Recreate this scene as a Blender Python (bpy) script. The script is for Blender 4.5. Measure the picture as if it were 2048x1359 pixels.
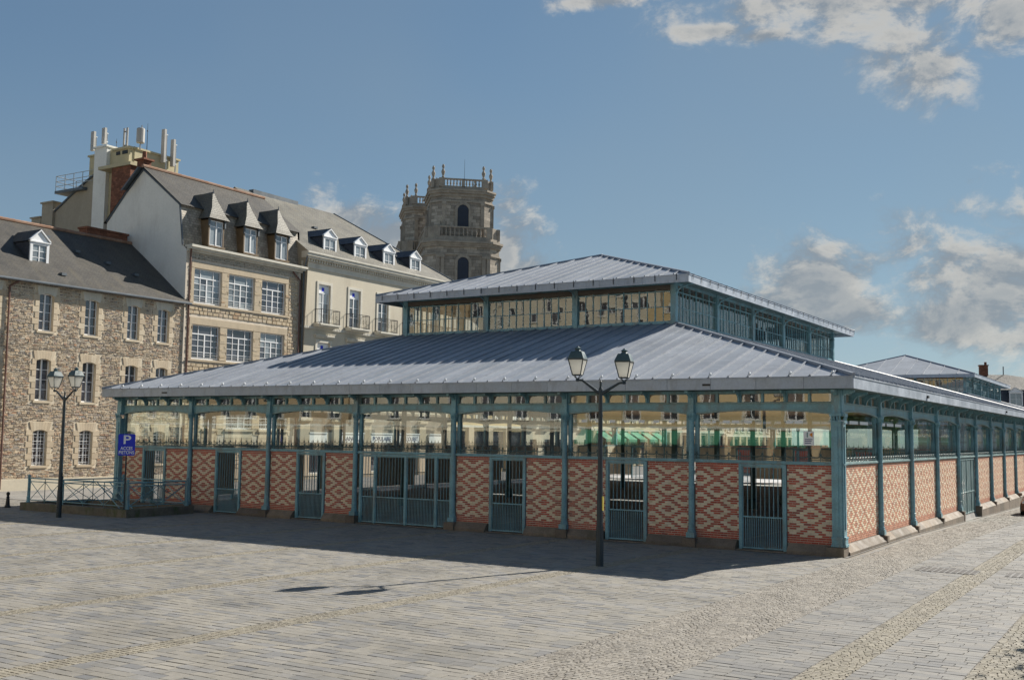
import bpy, math, random
from mathutils import Vector, Matrix
random.seed(7)
for o in list(bpy.data.objects): bpy.data.objects.remove(o)
scene = bpy.context.scene
COL = scene.collection
R = math.radians
Z = Vector((0, 0, 1))

# ------------------------------------------------------------------ camera
F_PX = 2143.07
YAW, PITCH, ROLL = R(31.82), R(5.103), R(0.765)
CAM = Vector((8.38, -31.48, 3.31))
fw = Vector((-math.sin(YAW) * math.cos(PITCH), math.cos(YAW) * math.cos(PITCH), math.sin(PITCH)))
rt = Vector((math.cos(YAW), math.sin(YAW), 0))
up = rt.cross(fw)
r2 = rt * math.cos(ROLL) + up * math.sin(ROLL)
u2 = -rt * math.sin(ROLL) + up * math.cos(ROLL)
cam_d = bpy.data.cameras.new('camera')
cam_d.sensor_width = 36
cam_d.lens = F_PX / 2048 * 36
cam_d.clip_end = 3000
cam = bpy.data.objects.new('camera', cam_d)
COL.objects.link(cam)
cam.matrix_world = Matrix(((r2.x, u2.x, -fw.x, CAM.x), (r2.y, u2.y, -fw.y, CAM.y), (r2.z, u2.z, -fw.z, CAM.z), (0, 0, 0, 1)))
scene.camera = cam

# ------------------------------------------------------------------ sky, sun, exposure
SUN_AZ, SUN_EL = R(19.0), R(33.6)
SKY_STRENGTH = 0.12
SUN_STRENGTH = 4.2
EXPOSURE = 1.0
world = bpy.data.worlds.new('World')
scene.world = world
world.use_nodes = True
wt = world.node_tree
for n in list(wt.nodes): wt.nodes.remove(n)


def N(t, kind, **kw):
    n = t.nodes.new(kind)
    for k, v in kw.items():
        if k == 'ins':
            for i, val in v.items():
                if isinstance(val, bpy.types.NodeSocket): t.links.new(val, n.inputs[i])
                else: n.inputs[i].default_value = val
        else: setattr(n, k, v)
    return n


def MATH(t, op, a, b=0.0, clamp=False):
    n = N(t, 'ShaderNodeMath', operation=op, use_clamp=clamp, ins={0: a, 1: b})
    return n.outputs[0]


def MIX(t, fac, a, b, blend='MIX'):
    n = N(t, 'ShaderNodeMix', data_type='RGBA', blend_type=blend, ins={0: fac, 6: a, 7: b})
    return n.outputs[2]


def SMOOTH(t, v, lo, hi, a=0.0, b=1.0):
    n = N(t, 'ShaderNodeMapRange', interpolation_type='SMOOTHSTEP', ins={0: v, 1: lo, 2: hi, 3: a, 4: b})
    return n.outputs[0]


sky = N(wt, 'ShaderNodeTexSky', sky_type='NISHITA', sun_disc=False, sun_elevation=SUN_EL, sun_rotation=SUN_AZ,
        altitude=0.0, air_density=0.8, dust_density=0.05, ozone_density=3.0)
tc = N(wt, 'ShaderNodeTexCoord')
dirv = tc.outputs['Generated']


def pix_dir(px, py):
    return (fw + r2 * ((px - 1024) / F_PX) - u2 * ((py - 679.5) / F_PX)).normalized()


CLOUDS = [  # direction of the cloud through the picture, half sizes as angles
    ((1640, -5), 0.160, 0.040), ((1430, 62), 0.055, 0.013), ((1530, 70), 0.05, 0.012), ((1850, 118), 0.058, 0.046), ((2010, 30), 0.062, 0.045),
    ((1635, 580), 0.072, 0.060), ((1540, 620), 0.06, 0.03), ((1700, 630), 0.06, 0.035), ((1990, 540), 0.11, 0.075), ((1925, 655), 0.09, 0.045),
    ((690, 435), 0.060, 0.034), ((760, 475), 0.055, 0.030), ((1010, 505), 0.042, 0.060), ((1050, 535), 0.04, 0.022),
    ((1210, 2), 0.06, 0.012), ((2250, 480), 0.14, 0.08)]
dens = None
for (px, py), ra, rb in CLOUDS:
    c = pix_dir(px, py)
    cr = Vector((0, 0, 1)).cross(c).normalized() * -1
    cu = c.cross(cr).normalized()
    if cu.z < 0: cu = -cu
    sub = N(wt, 'ShaderNodeVectorMath', operation='SUBTRACT', ins={0: dirv, 1: tuple(c)}).outputs[0]
    a = N(wt, 'ShaderNodeVectorMath', operation='DOT_PRODUCT', ins={0: sub, 1: tuple(cr / ra)}).outputs['Value']
    b = N(wt, 'ShaderNodeVectorMath', operation='DOT_PRODUCT', ins={0: sub, 1: tuple(cu / rb)}).outputs['Value']
    w = N(wt, 'ShaderNodeVectorMath', operation='DOT_PRODUCT', ins={0: sub, 1: tuple(c * 6)}).outputs['Value']
    comb = N(wt, 'ShaderNodeCombineXYZ', ins={0: a, 1: b, 2: w}).outputs[0]
    ln = N(wt, 'ShaderNodeVectorMath', operation='LENGTH', ins={0: comb}).outputs['Value']
    d = MATH(wt, 'SUBTRACT', 1.0, ln)
    dens = d if dens is None else MATH(wt, 'MAXIMUM', dens, d)
dens = MATH(wt, 'MAXIMUM', dens, -0.55)
mp = N(wt, 'ShaderNodeMapping', ins={0: dirv, 3: (1.0, 1.0, 1.5)}).outputs[0]
n1 = N(wt, 'ShaderNodeTexNoise', ins={'Vector': mp, 'Scale': 13.0, 'Detail': 11.0, 'Roughness': 0.66, 'Distortion': 0.25}).outputs[0]
mp2 = N(wt, 'ShaderNodeMapping', ins={0: dirv, 1: (0.010, 0.012, 0.014), 3: (1.0, 1.0, 1.5)}).outputs[0]
n2 = N(wt, 'ShaderNodeTexNoise', ins={'Vector': mp2, 'Scale': 13.0, 'Detail': 6.0, 'Roughness': 0.6, 'Distortion': 0.25}).outputs[0]
cl = MATH(wt, 'ADD', MATH(wt, 'MULTIPLY', dens, 0.8), MATH(wt, 'MULTIPLY', MATH(wt, 'SUBTRACT', n1, 0.5), 2.3))
fac = SMOOTH(wt, cl, 0.0, 0.6, 0.0, 0.86)
relief = SMOOTH(wt, MATH(wt, 'SUBTRACT', n1, n2), -0.07, 0.10)
thick = SMOOTH(wt, cl, 0.3, 0.9)
edge = MIX(wt, relief, (1.05, 1.2, 1.36, 1), (2.75, 2.62, 2.38, 1))
ccol = MIX(wt, MATH(wt, 'MULTIPLY', thick, 0.72), edge, (1.2, 1.33, 1.45, 1))
# thin veil of high haze seen over the whole sky
veil_n = N(wt, 'ShaderNodeTexNoise', ins={'Vector': dirv, 'Scale': 2.2, 'Detail': 3.0}).outputs[0]
veil = MATH(wt, 'MULTIPLY', SMOOTH(wt, veil_n, 0.3, 0.75), 0.3)
hs = N(wt, 'ShaderNodeHueSaturation', ins={'Saturation': 1.05, 'Value': 0.66, 'Color': sky.outputs[0]}).outputs[0]
k1 = N(wt, 'ShaderNodeMix', data_type='RGBA', blend_type='MULTIPLY', ins={0: 1.0, 6: hs, 7: (0.36, 0.28, 0.26, 1)}).outputs[2]
k1 = N(wt, 'ShaderNodeMix', data_type='RGBA', blend_type='ADD', ins={0: 1.0, 6: k1, 7: (1, 1, 1, 1)}).outputs[2]
hs = N(wt, 'ShaderNodeMix', data_type='RGBA', blend_type='DIVIDE', ins={0: 1.0, 6: hs, 7: k1}).outputs[2]   # tone curve per channel, holds down the brightest sky colours
skyc = MIX(wt, veil, hs, (1.15, 1.45, 1.65, 1))
skyc = MIX(wt, fac, skyc, ccol)
bg = N(wt, 'ShaderNodeBackground', ins={0: skyc, 1: SKY_STRENGTH})
wo = N(wt, 'ShaderNodeOutputWorld', ins={0: bg.outputs[0]})

sun_d = bpy.data.lights.new('sun', 'SUN')
sun_d.energy = SUN_STRENGTH
sun_d.angle = R(0.5)
sun_d.color = (1.0, 0.94, 0.84)
sun = bpy.data.objects.new('sun', sun_d)
COL.objects.link(sun)
SUNV = Vector((math.sin(SUN_AZ) * math.cos(SUN_EL), math.cos(SUN_AZ) * math.cos(SUN_EL), math.sin(SUN_EL)))
sun.rotation_euler = (-SUNV).to_track_quat('-Z', 'Y').to_euler()
sun.location = (20, 60, 60)

vs = scene.view_settings
vs.view_transform = 'Standard'
vs.look = 'None'
vs.exposure = EXPOSURE
vs.gamma = 1.0
vs.use_curve_mapping = False
scene.render.engine = 'CYCLES'
scene.cycles.max_bounces = 6
scene.cycles.diffuse_bounces = 3
scene.cycles.transparent_max_bounces = 16
scene.cycles.glossy_bounces = 3
scene.cycles.caustics_reflective = False
scene.cycles.caustics_refractive = False
# ------------------------------------------------------------------ materials
MATS = {}


def mk(name):
    m = bpy.data.materials.new(name)
    m.use_nodes = True
    t = m.node_tree
    for n in list(t.nodes): t.nodes.remove(n)
    out = N(t, 'ShaderNodeOutputMaterial')
    MATS[name] = m
    return m, t, out


def rnd(t):
    g = N(t, 'ShaderNodeNewGeometry').outputs['Random Per Island']
    o = N(t, 'ShaderNodeObjectInfo').outputs['Random']
    return MATH(t, 'FRACT', MATH(t, 'ADD', MATH(t, 'MULTIPLY', g, 7.31), o))


def ramp(t, fac, stops):
    n = N(t, 'ShaderNodeValToRGB', ins={0: fac})
    e = n.color_ramp.elements
    while len(e) < len(stops): e.new(0.5)
    for el, (p, c) in zip(e, stops):
        el.position = p
        el.color = (*c, 1)
    return n.outputs[0]


def noise(t, vec, scale, detail=5.0, rough=0.6):
    return N(t, 'ShaderNodeTexNoise', ins={'Vector': vec, 'Scale': scale, 'Detail': detail, 'Roughness': rough}).outputs[0]


def surf(name, col, rough=0.6, metal=0.0, var=0.2, vs=1.2, bump=0.15, bs=35.0, stops=None, tint=None, spec=0.4, dirt=None, bdist=0.01, course=None):
    """painted / stone / metal surface: colour grain, blotches of wear, fine relief; stops = colours picked piece by piece"""
    m, t, out = mk(name)
    p = N(t, 'ShaderNodeNewGeometry').outputs['Position']
    base = ramp(t, rnd(t), stops) if stops else (*col, 1)
    a = noise(t, p, vs, 6.0)
    b = noise(t, p, vs * 11, 4.0)
    k = MATH(t, 'ADD', MATH(t, 'MULTIPLY', a, 0.6), MATH(t, 'MULTIPLY', b, 0.4))
    k = SMOOTH(t, k, 0.3, 0.7, 1.0 - var, 1.0 + var)
    kc = N(t, 'ShaderNodeCombineColor', ins={0: k, 1: k, 2: k}).outputs[0]
    c = MIX(t, 1.0, base, kc, 'MULTIPLY')
    if dirt:
        dcol, amt, dscale = dirt
        mpd = N(t, 'ShaderNodeMapping', ins={0: p, 3: (1.0, 1.0, 0.35)}).outputs[0]
        dn = noise(t, mpd, dscale, 7.0, 0.7)
        c = MIX(t, MATH(t, 'MULTIPLY', SMOOTH(t, dn, 0.48, 0.7), amt), c, (*dcol, 1))
    if course:
        zc = MATH(t, 'DIVIDE', N(t, 'ShaderNodeSeparateXYZ', ins={0: p}).outputs[2], course)
        row = MATH(t, 'FLOOR', zc)
        sx = N(t, 'ShaderNodeVectorMath', operation='DOT_PRODUCT', ins={0: p, 1: (0.9, 0.55, 0.0)}).outputs['Value']
        sx = MATH(t, 'ADD', MATH(t, 'DIVIDE', sx, course * 2.1), MATH(t, 'MULTIPLY', row, 0.47))
        ln = MATH(t, 'MAXIMUM', MATH(t, 'LESS_THAN', MATH(t, 'FRACT', zc), 0.09), MATH(t, 'LESS_THAN', MATH(t, 'FRACT', sx), 0.04))
        wn = N(t, 'ShaderNodeTexWhiteNoise', noise_dimensions='2D', ins={0: N(t, 'ShaderNodeCombineXYZ', ins={0: MATH(t, 'FLOOR', sx), 1: row}).outputs[0]}).outputs[0]
        kk = MATH(t, 'MULTIPLY', SMOOTH(t, wn, 0, 1, 0.72, 1.22), MATH(t, 'SUBTRACT', 1.0, MATH(t, 'MULTIPLY', ln, 0.45)))
        c = MIX(t, 1.0, c, N(t, 'ShaderNodeCombineColor', ins={0: kk, 1: kk, 2: kk}).outputs[0], 'MULTIPLY')
    bs_ = N(t, 'ShaderNodeBsdfPrincipled', ins={'Base Color': c, 'Metallic': metal, 'Specular IOR Level': spec})
    rr = SMOOTH(t, a, 0.25, 0.75, max(0.02, rough - 0.12), min(1.0, rough + 0.12))
    t.links.new(rr, bs_.inputs['Roughness'])
    if bump:
        bn = N(t, 'ShaderNodeBump', ins={'Strength': bump, 'Distance': bdist, 'Height': noise(t, p, bs, 6.0, 0.65)})
        t.links.new(bn.outputs[0], bs_.inputs['Normal'])
    t.links.new(bs_.outputs[0], out.inputs[0])
    return m


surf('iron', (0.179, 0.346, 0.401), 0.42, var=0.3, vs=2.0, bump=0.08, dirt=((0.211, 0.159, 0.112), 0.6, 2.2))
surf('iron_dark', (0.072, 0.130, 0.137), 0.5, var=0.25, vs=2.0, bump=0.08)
surf('iron_pale', (0.221, 0.325, 0.325), 0.5, var=0.25, vs=2.0, bump=0.08, dirt=((0.169, 0.130, 0.078), 0.4, 2.0))
surf('brick_red', None, 0.75, var=0.2, vs=3, bump=0.3, bs=60, stops=[(0, (0.36, 0.075, 0.05)), (0.35, (0.46, 0.10, 0.066)), (0.7, (0.52, 0.125, 0.08)), (0.9, (0.40, 0.10, 0.07)), (1, (0.27, 0.06, 0.05))], dirt=((0.30, 0.22, 0.17), 0.4, 1.1))
surf('brick_salmon', None, 0.75, var=0.18, vs=3, bump=0.3, bs=60, stops=[(0, (0.460, 0.185, 0.106)), (0.4, (0.540, 0.238, 0.141)), (0.75, (0.580, 0.290, 0.180)), (1, (0.400, 0.167, 0.106))], dirt=((0.350, 0.238, 0.176), 0.4, 1.1))
surf('brick_cream', None, 0.75, var=0.12, vs=3, bump=0.3, bs=60, stops=[(0, (0.700, 0.556, 0.389)), (0.4, (0.800, 0.674, 0.475)), (0.75, (0.745, 0.630, 0.489)), (1, (0.625, 0.484, 0.316))], dirt=((0.447, 0.366, 0.287), 0.42, 1.1))
surf('mortar', (0.612, 0.542, 0.446), 0.9, var=0.15, vs=4, bump=0.4, bs=90)
surf('granite', (0.184, 0.147, 0.116), 0.8, var=0.3, vs=2, bump=0.35, bs=50, stops=[(0, (0.135, 0.109, 0.086)), (0.5, (0.190, 0.150, 0.116)), (1, (0.222, 0.175, 0.130))], dirt=((0.064, 0.063, 0.028), 0.5, 1.2))
surf('zinc_fascia', (0.370, 0.426, 0.493), 0.5, metal=0.15, var=0.13, vs=1.5, bump=0.05, stops=[(0, (0.336, 0.381, 0.443)), (1, (0.414, 0.461, 0.530))], dirt=((0.224, 0.242, 0.271), 0.5, 3.0))
surf('wood', (0.320, 0.184, 0.096), 0.7, var=0.35, vs=1.2, bump=0.2, bs=40)
surf('hall_floor', (0.452, 0.452, 0.452), 0.8, var=0.25, vs=0.7, bump=0.2)
surf('white_line', (0.62, 0.60, 0.52), 0.8, var=0.2)
surf('joint', (0.203, 0.180, 0.150), 0.95, var=0.35, vs=2, bump=0.5, bs=60)
surf('paving', None, 0.75, var=0.16, vs=0.7, bump=0.3, bs=45, stops=[(0, (0.205, 0.198, 0.184)), (0.25, (0.244, 0.228, 0.201)), (0.55, (0.262, 0.243, 0.208)), (0.8, (0.233, 0.225, 0.214)), (0.93, (0.184, 0.181, 0.178)), (1, (0.156, 0.156, 0.158))], dirt=((0.155, 0.145, 0.125), 0.6, 0.33))
surf('paving_grey', None, 0.75, var=0.16, vs=0.7, bump=0.3, bs=45, stops=[(0, (0.177, 0.173, 0.168)), (0.35, (0.212, 0.205, 0.191)), (0.7, (0.233, 0.218, 0.195)), (1, (0.156, 0.156, 0.158))], dirt=((0.145, 0.135, 0.12), 0.6, 0.33))
surf('sett', None, 0.75, var=0.2, vs=1.5, bump=0.4, bs=60, stops=[(0, (0.226, 0.204, 0.176)), (0.4, (0.282, 0.257, 0.219)), (0.75, (0.302, 0.278, 0.243)), (1, (0.196, 0.179, 0.158))])
surf('sett_pale', None, 0.75, var=0.2, vs=1.5, bump=0.4, bs=60, stops=[(0, (0.235, 0.212, 0.164)), (0.5, (0.290, 0.262, 0.207)), (1, (0.212, 0.188, 0.149))])
surf('rubble', None, 0.85, var=0.22, vs=5, bump=0.5, bs=30, stops=[(0, (0.146, 0.126, 0.120)), (0.18, (0.292, 0.223, 0.161)), (0.36, (0.437, 0.335, 0.224)), (0.52, (0.350, 0.298, 0.249)), (0.68, (0.525, 0.416, 0.288)), (0.82, (0.394, 0.223, 0.136)), (0.92, (0.233, 0.216, 0.217)), (1, (0.482, 0.431, 0.353))])
surf('rubble_mortar', (0.616, 0.536, 0.411), 0.95, var=0.18, vs=1.5, bump=0.6, bs=30)
surf('dressed', (0.529, 0.432, 0.310), 0.85, var=0.12, vs=2, bump=0.25, bs=40, stops=[(0, (0.466, 0.378, 0.270)), (0.6, (0.550, 0.454, 0.326)), (1, (0.581, 0.497, 0.372))], dirt=((0.317, 0.270, 0.203), 0.3, 1.0))
surf('lintel_pale', (0.632, 0.609, 0.517), 0.85, var=0.1, bump=0.2, stops=[(0, (0.575, 0.552, 0.471)), (1, (0.667, 0.632, 0.540))])
surf('ashlar', None, 0.85, var=0.15, vs=4, bump=0.7, bs=14, bdist=0.03, stops=[(0, (0.408, 0.324, 0.216)), (0.5, (0.516, 0.420, 0.288)), (0.85, (0.468, 0.396, 0.300)), (1, (0.396, 0.264, 0.156))])
surf('ashlar_grey', None, 0.85, var=0.15, vs=4, bump=0.7, bs=14, bdist=0.03, stops=[(0, (0.310, 0.287, 0.241)), (1, (0.414, 0.368, 0.299))])
surf('granite_band', (0.480, 0.396, 0.282), 0.85, var=0.14, vs=3, bump=0.25, bs=60, dirt=((0.264, 0.216, 0.156), 0.35, 0.9))
surf('render_cream', (0.559, 0.506, 0.400), 0.9, var=0.08, vs=0.8, bump=0.15, bs=40, dirt=((0.406, 0.350, 0.264), 0.55, 0.6))
surf('cornice_cream', (0.60, 0.57, 0.49), 0.85, var=0.1, vs=1.5, bump=0.1, dirt=((0.32, 0.30, 0.25), 0.4, 1.5))
surf('render_white', (0.770, 0.770, 0.729), 0.9, var=0.07, vs=0.6, bump=0.15, bs=40, dirt=((0.578, 0.563, 0.522), 0.65, 0.45))
surf('render_beige', (0.36, 0.32, 0.25), 0.9, var=0.12, vs=0.5, bump=0.15, dirt=((0.25, 0.22, 0.17), 0.5, 0.4))
surf('render_yellow', (0.496, 0.440, 0.288), 0.9, var=0.08, vs=0.6, bump=0.1)
surf('render_pink', (0.50, 0.42, 0.34), 0.9, var=0.1, vs=0.6, bump=0.1, dirt=((0.35, 0.3, 0.24), 0.3, 0.6))
surf('render_ochre', (0.52, 0.40, 0.22), 0.9, var=0.1, vs=0.6, bump=0.1, dirt=((0.35, 0.27, 0.16), 0.3, 0.6))
surf('chimney_brick', (0.198, 0.084, 0.051), 0.9, var=0.35, vs=6, bump=0.4, bs=30, course=0.13)
surf('white_paint', (0.777, 0.788, 0.798), 0.45, var=0.05, bump=0.03)
surf('grey_paint', (0.55, 0.56, 0.55), 0.5, var=0.08, bump=0.03)
surf('brown_paint', (0.13, 0.065, 0.05), 0.5, var=0.15, bump=0.05)
surf('oak', (0.144, 0.102, 0.060), 0.7, var=0.25, vs=3, bump=0.2)
surf('black_iron', (0.02, 0.022, 0.024), 0.5, var=0.2, bump=0.05)
surf('lamp_iron', (0.022, 0.035, 0.045), 0.38, var=0.3, vs=3, bump=0.06)
surf('lamp_cap', (0.05, 0.085, 0.095), 0.35, var=0.25, vs=3, bump=0.05)
surf('terracotta', (0.260, 0.143, 0.090), 0.85, var=0.25, vs=4, bump=0.2, stops=[(0, (0.234, 0.128, 0.080)), (1, (0.299, 0.188, 0.130))])
surf('lead', (0.10, 0.12, 0.14), 0.5, var=0.2, bump=0.1)
surf('cathedral', (0.381, 0.334, 0.276), 0.9, var=0.3, vs=0.7, bump=0.5, bs=4, bdist=0.05, dirt=((0.199, 0.167, 0.135), 0.5, 0.35), course=0.55)
surf('cathedral_trim', (0.351, 0.305, 0.249), 0.9, var=0.3, vs=0.9, bump=0.4, bs=5, bdist=0.05, dirt=((0.168, 0.145, 0.121), 0.5, 0.5))
surf('louvre', (0.035, 0.045, 0.07), 0.6, var=0.2, bump=0.1)
surf('awning_green', (0.045, 0.22, 0.13), 0.8, var=0.15, bump=0.1)
surf('awning_red', (0.42, 0.10, 0.05), 0.8, var=0.15, bump=0.1)
surf('shop_dark', (0.035, 0.04, 0.05), 0.3, var=0.2, bump=0.0)
surf('tan_stone', (0.44, 0.33, 0.20), 0.85, var=0.12, bump=0.15)
surf('turquoise', (0.12, 0.42, 0.42), 0.5, var=0.1, bump=0.05)
surf('sign_blue', (0.012, 0.03, 0.55), 0.35, var=0.05, bump=0.0)
surf('sign_white', (0.82, 0.83, 0.84), 0.4, var=0.03, bump=0.0)
surf('letter_blue', (0.03, 0.05, 0.16), 0.5, var=0.05, bump=0.0)
surf('plate_yellow', (0.45, 0.36, 0.06), 0.5, var=0.1, bump=0.0)
surf('orange', (0.75, 0.25, 0.03), 0.5, var=0.05, bump=0.0)
surf('teal_print', (0.02, 0.16, 0.15), 0.5, var=0.05, bump=0.0)
surf('moss_stone', (0.16, 0.14, 0.11), 0.9, var=0.3, vs=3, bump=0.4, bs=30, dirt=((0.05, 0.085, 0.02), 0.85, 1.6))
surf('steel', (0.42, 0.44, 0.45), 0.4, metal=0.6, var=0.1, bump=0.0)
surf('antenna', (0.40, 0.385, 0.36), 0.5, var=0.08, bump=0.03)
surf('car_paint', (0.17, 0.10, 0.075), 0.22, metal=0.55, var=0.05, bump=0.0, spec=0.7)
surf('rubber', (0.018, 0.018, 0.019), 0.8, var=0.2, bump=0.1)
surf('alloy', (0.5, 0.5, 0.51), 0.3, metal=0.9, var=0.1, bump=0.0)
surf('bark', (0.10, 0.08, 0.06), 0.95, var=0.3, vs=4, bump=0.6, bs=12)
surf('grate', (0.064, 0.054, 0.048), 0.6, var=0.25, vs=4, bump=0.1)
surf('curtain', (0.55, 0.55, 0.53), 0.9, var=0.1, bump=0.0)
surf('plaster_dark', (0.14, 0.12, 0.10), 0.9, var=0.2, bump=0.1)


def slate(name, c1, c2, mortar, w=0.22, h=0.13, moss=None, bump=0.5):
    m, t, out = mk(name)
    uv = N(t, 'ShaderNodeTexCoord').outputs['UV']
    p = N(t, 'ShaderNodeNewGeometry').outputs['Position']
    bt = N(t, 'ShaderNodeTexBrick', ins={'Vector': uv, 'Color1': (*c1, 1), 'Color2': (*c2, 1), 'Mortar': (*mortar, 1), 'Scale': 1.0,
                                         'Mortar Size': 0.008, 'Mortar Smooth': 0.1, 'Bias': 0.0, 'Brick Width': w, 'Row Height': h})
    k = SMOOTH(t, noise(t, p, 0.8, 8.0, 0.7), 0.3, 0.7, 0.72, 1.25)
    kc = N(t, 'ShaderNodeCombineColor', ins={0: k, 1: k, 2: k}).outputs[0]
    c = MIX(t, 1.0, bt.outputs[0], kc, 'MULTIPLY')
    if moss:
        mp_ = N(t, 'ShaderNodeMapping', ins={0: uv, 3: (1.0, 0.25, 1.0)}).outputs[0]
        c = MIX(t, MATH(t, 'MULTIPLY', SMOOTH(t, noise(t, mp_, 1.6, 7.0, 0.7), 0.45, 0.72), 0.65), c, (*moss, 1))
    # each course rises towards its lower edge
    sep = N(t, 'ShaderNodeSeparateXYZ', ins={0: uv}).outputs[1]
    saw = MATH(t, 'SUBTRACT', 1.0, MATH(t, 'FRACT', MATH(t, 'DIVIDE', sep, h)))
    hgt = MATH(t, 'ADD', MATH(t, 'MULTIPLY', saw, 0.6), MATH(t, 'MULTIPLY', bt.outputs[1], -0.5))
    hgt = MATH(t, 'ADD', hgt, MATH(t, 'MULTIPLY', noise(t, p, 9.0, 4.0), 0.8))
    bn = N(t, 'ShaderNodeBump', ins={'Strength': bump, 'Distance': 0.03, 'Height': hgt})
    b = N(t, 'ShaderNodeBsdfPrincipled', ins={'Base Color': c, 'Roughness': 0.6, 'Specular IOR Level': 0.4, 'Normal': bn.outputs[0]})
    t.links.new(b.outputs[0], out.inputs[0])


slate('slate_brown', (0.058, 0.055, 0.05), (0.08, 0.074, 0.064), (0.024, 0.021, 0.02), moss=(0.10, 0.085, 0.06))
slate('slate_grey', (0.125, 0.12, 0.10), (0.16, 0.15, 0.122), (0.045, 0.042, 0.038), moss=(0.15, 0.13, 0.09))
slate('slate_blue', (0.05, 0.06, 0.08), (0.075, 0.085, 0.105), (0.025, 0.025, 0.03))
slate('slate_wall', (0.26, 0.23, 0.18), (0.42, 0.37, 0.30), (0.10, 0.085, 0.07), w=0.26, h=0.17, moss=(0.12, 0.09, 0.085))


def zinc():
    m, t, out = mk('zinc')
    uv = N(t, 'ShaderNodeTexCoord').outputs['UV']
    p = N(t, 'ShaderNodeNewGeometry').outputs['Position']
    base = ramp(t, rnd(t), [(0, (0.27, 0.30, 0.345)), (0.5, (0.31, 0.335, 0.38)), (1, (0.345, 0.37, 0.41))])
    mp_ = N(t, 'ShaderNodeMapping', ins={0: uv, 3: (0.35, 9.0, 1.0)}).outputs[0]
    streak = noise(t, mp_, 1.5, 5.0, 0.6)
    blot = noise(t, p, 0.5, 6.0, 0.65)
    k = SMOOTH(t, MATH(t, 'ADD', MATH(t, 'MULTIPLY', streak, 0.55), MATH(t, 'MULTIPLY', blot, 0.45)), 0.3, 0.7, 0.76, 1.18)
    kc = N(t, 'ShaderNodeCombineColor', ins={0: k, 1: k, 2: k}).outputs[0]
    c = MIX(t, 1.0, base, kc, 'MULTIPLY')
    mr_ = N(t, 'ShaderNodeMapping', ins={0: uv, 3: (5.0, 0.22, 1.0)}).outputs[0]
    run = noise(t, N(t, 'ShaderNodeVectorMath', operation='ADD', ins={0: mr_, 1: N(t, 'ShaderNodeVectorMath', operation='SCALE', ins={0: p, 'Scale': 0.3}).outputs[0]}).outputs[0], 1.4, 6.0, 0.7)
    c = MIX(t, MATH(t, 'MULTIPLY', SMOOTH(t, run, 0.5, 0.72), 0.5), c, (0.20, 0.215, 0.235, 1))
    spots = SMOOTH(t, noise(t, p, 7.0, 2.0, 0.4), 0.72, 0.76)
    c = MIX(t, MATH(t, 'MULTIPLY', spots, 0.5), c, (0.55, 0.55, 0.53, 1))
    hh = MATH(t, 'ADD', streak, MATH(t, 'MULTIPLY', noise(t, p, 1.7, 2.0), 4.0))
    bn = N(t, 'ShaderNodeBump', ins={'Strength': 0.3, 'Distance': 0.012, 'Height': hh})
    b = N(t, 'ShaderNodeBsdfPrincipled', ins={'Base Color': c, 'Metallic': 0.0, 'Roughness': 0.55, 'Specular IOR Level': 0.25, 'Normal': bn.outputs[0]})
    t.links.new(b.outputs[0], out.inputs[0])


zinc()


def glass(name, tint, refl, rough=0.015, wave=0.02, wscale=1.2):
    """thin coated pane: lets the far side through and mirrors the other"""
    m, t, out = mk(name)
    p = N(t, 'ShaderNodeNewGeometry').outputs['Position']
    bn = N(t, 'ShaderNodeBump', ins={'Strength': 1.0, 'Distance': wave, 'Height': noise(t, p, wscale, 2.0)})
    tr = N(t, 'ShaderNodeBsdfTransparent', ins={0: (*tint, 1)})
    gl = N(t, 'ShaderNodeBsdfGlossy', ins={0: (0.95, 0.98, 0.97, 1), 'Roughness': rough, 'Normal': bn.outputs[0]})
    geo = N(t, 'ShaderNodeNewGeometry')
    ca = MATH(t, 'ABSOLUTE', N(t, 'ShaderNodeVectorMath', operation='DOT_PRODUCT', ins={0: geo.outputs['Normal'], 1: geo.outputs['Incoming']}).outputs['Value'])
    f = MATH(t, 'ADD', MATH(t, 'MULTIPLY', MATH(t, 'POWER', MATH(t, 'SUBTRACT', 1.0, ca, True), 5.0), 0.9), refl, True)
    mx = N(t, 'ShaderNodeMixShader', ins={0: f, 1: tr.outputs[0], 2: gl.outputs[0]})
    t.links.new(mx.outputs[0], out.inputs[0])


glass('hall_glass', (0.92, 0.96, 0.93), 0.14, wave=0.0008)
glass('lantern_glass', (0.85, 0.88, 0.86), 0.13, wave=0.0008, wscale=1.6)


def pane(name, col, rough=0.04, spec=0.9, wave=0.02):
    m, t, out = mk(name)
    p = N(t, 'ShaderNodeNewGeometry').outputs['Position']
    r_ = rnd(t)
    k = SMOOTH(t, r_, 0, 1, 0.55, 1.5)
    kc = N(t, 'ShaderNodeCombineColor', ins={0: k, 1: k, 2: k}).outputs[0]
    c = MIX(t, 1.0, (*col, 1), kc, 'MULTIPLY')
    bn = N(t, 'ShaderNodeBump', ins={'Strength': 1.0, 'Distance': wave, 'Height': noise(t, p, 1.3, 2.0)})
    b = N(t, 'ShaderNodeBsdfPrincipled', ins={'Base Color': c, 'Roughness': rough, 'Specular IOR Level': spec, 'IOR': 1.6, 'Normal': bn.outputs[0],
                                              'Coat Weight': 0.6, 'Coat Roughness': 0.02})
    t.links.new(b.outputs[0], out.inputs[0])


pane('pane_dark', (0.045, 0.045, 0.055))
pane('pane_pale', (0.20, 0.22, 0.23))
pane('pane_curtain', (0.42, 0.42, 0.40))
pane('pane_car', (0.015, 0.018, 0.02))


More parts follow.
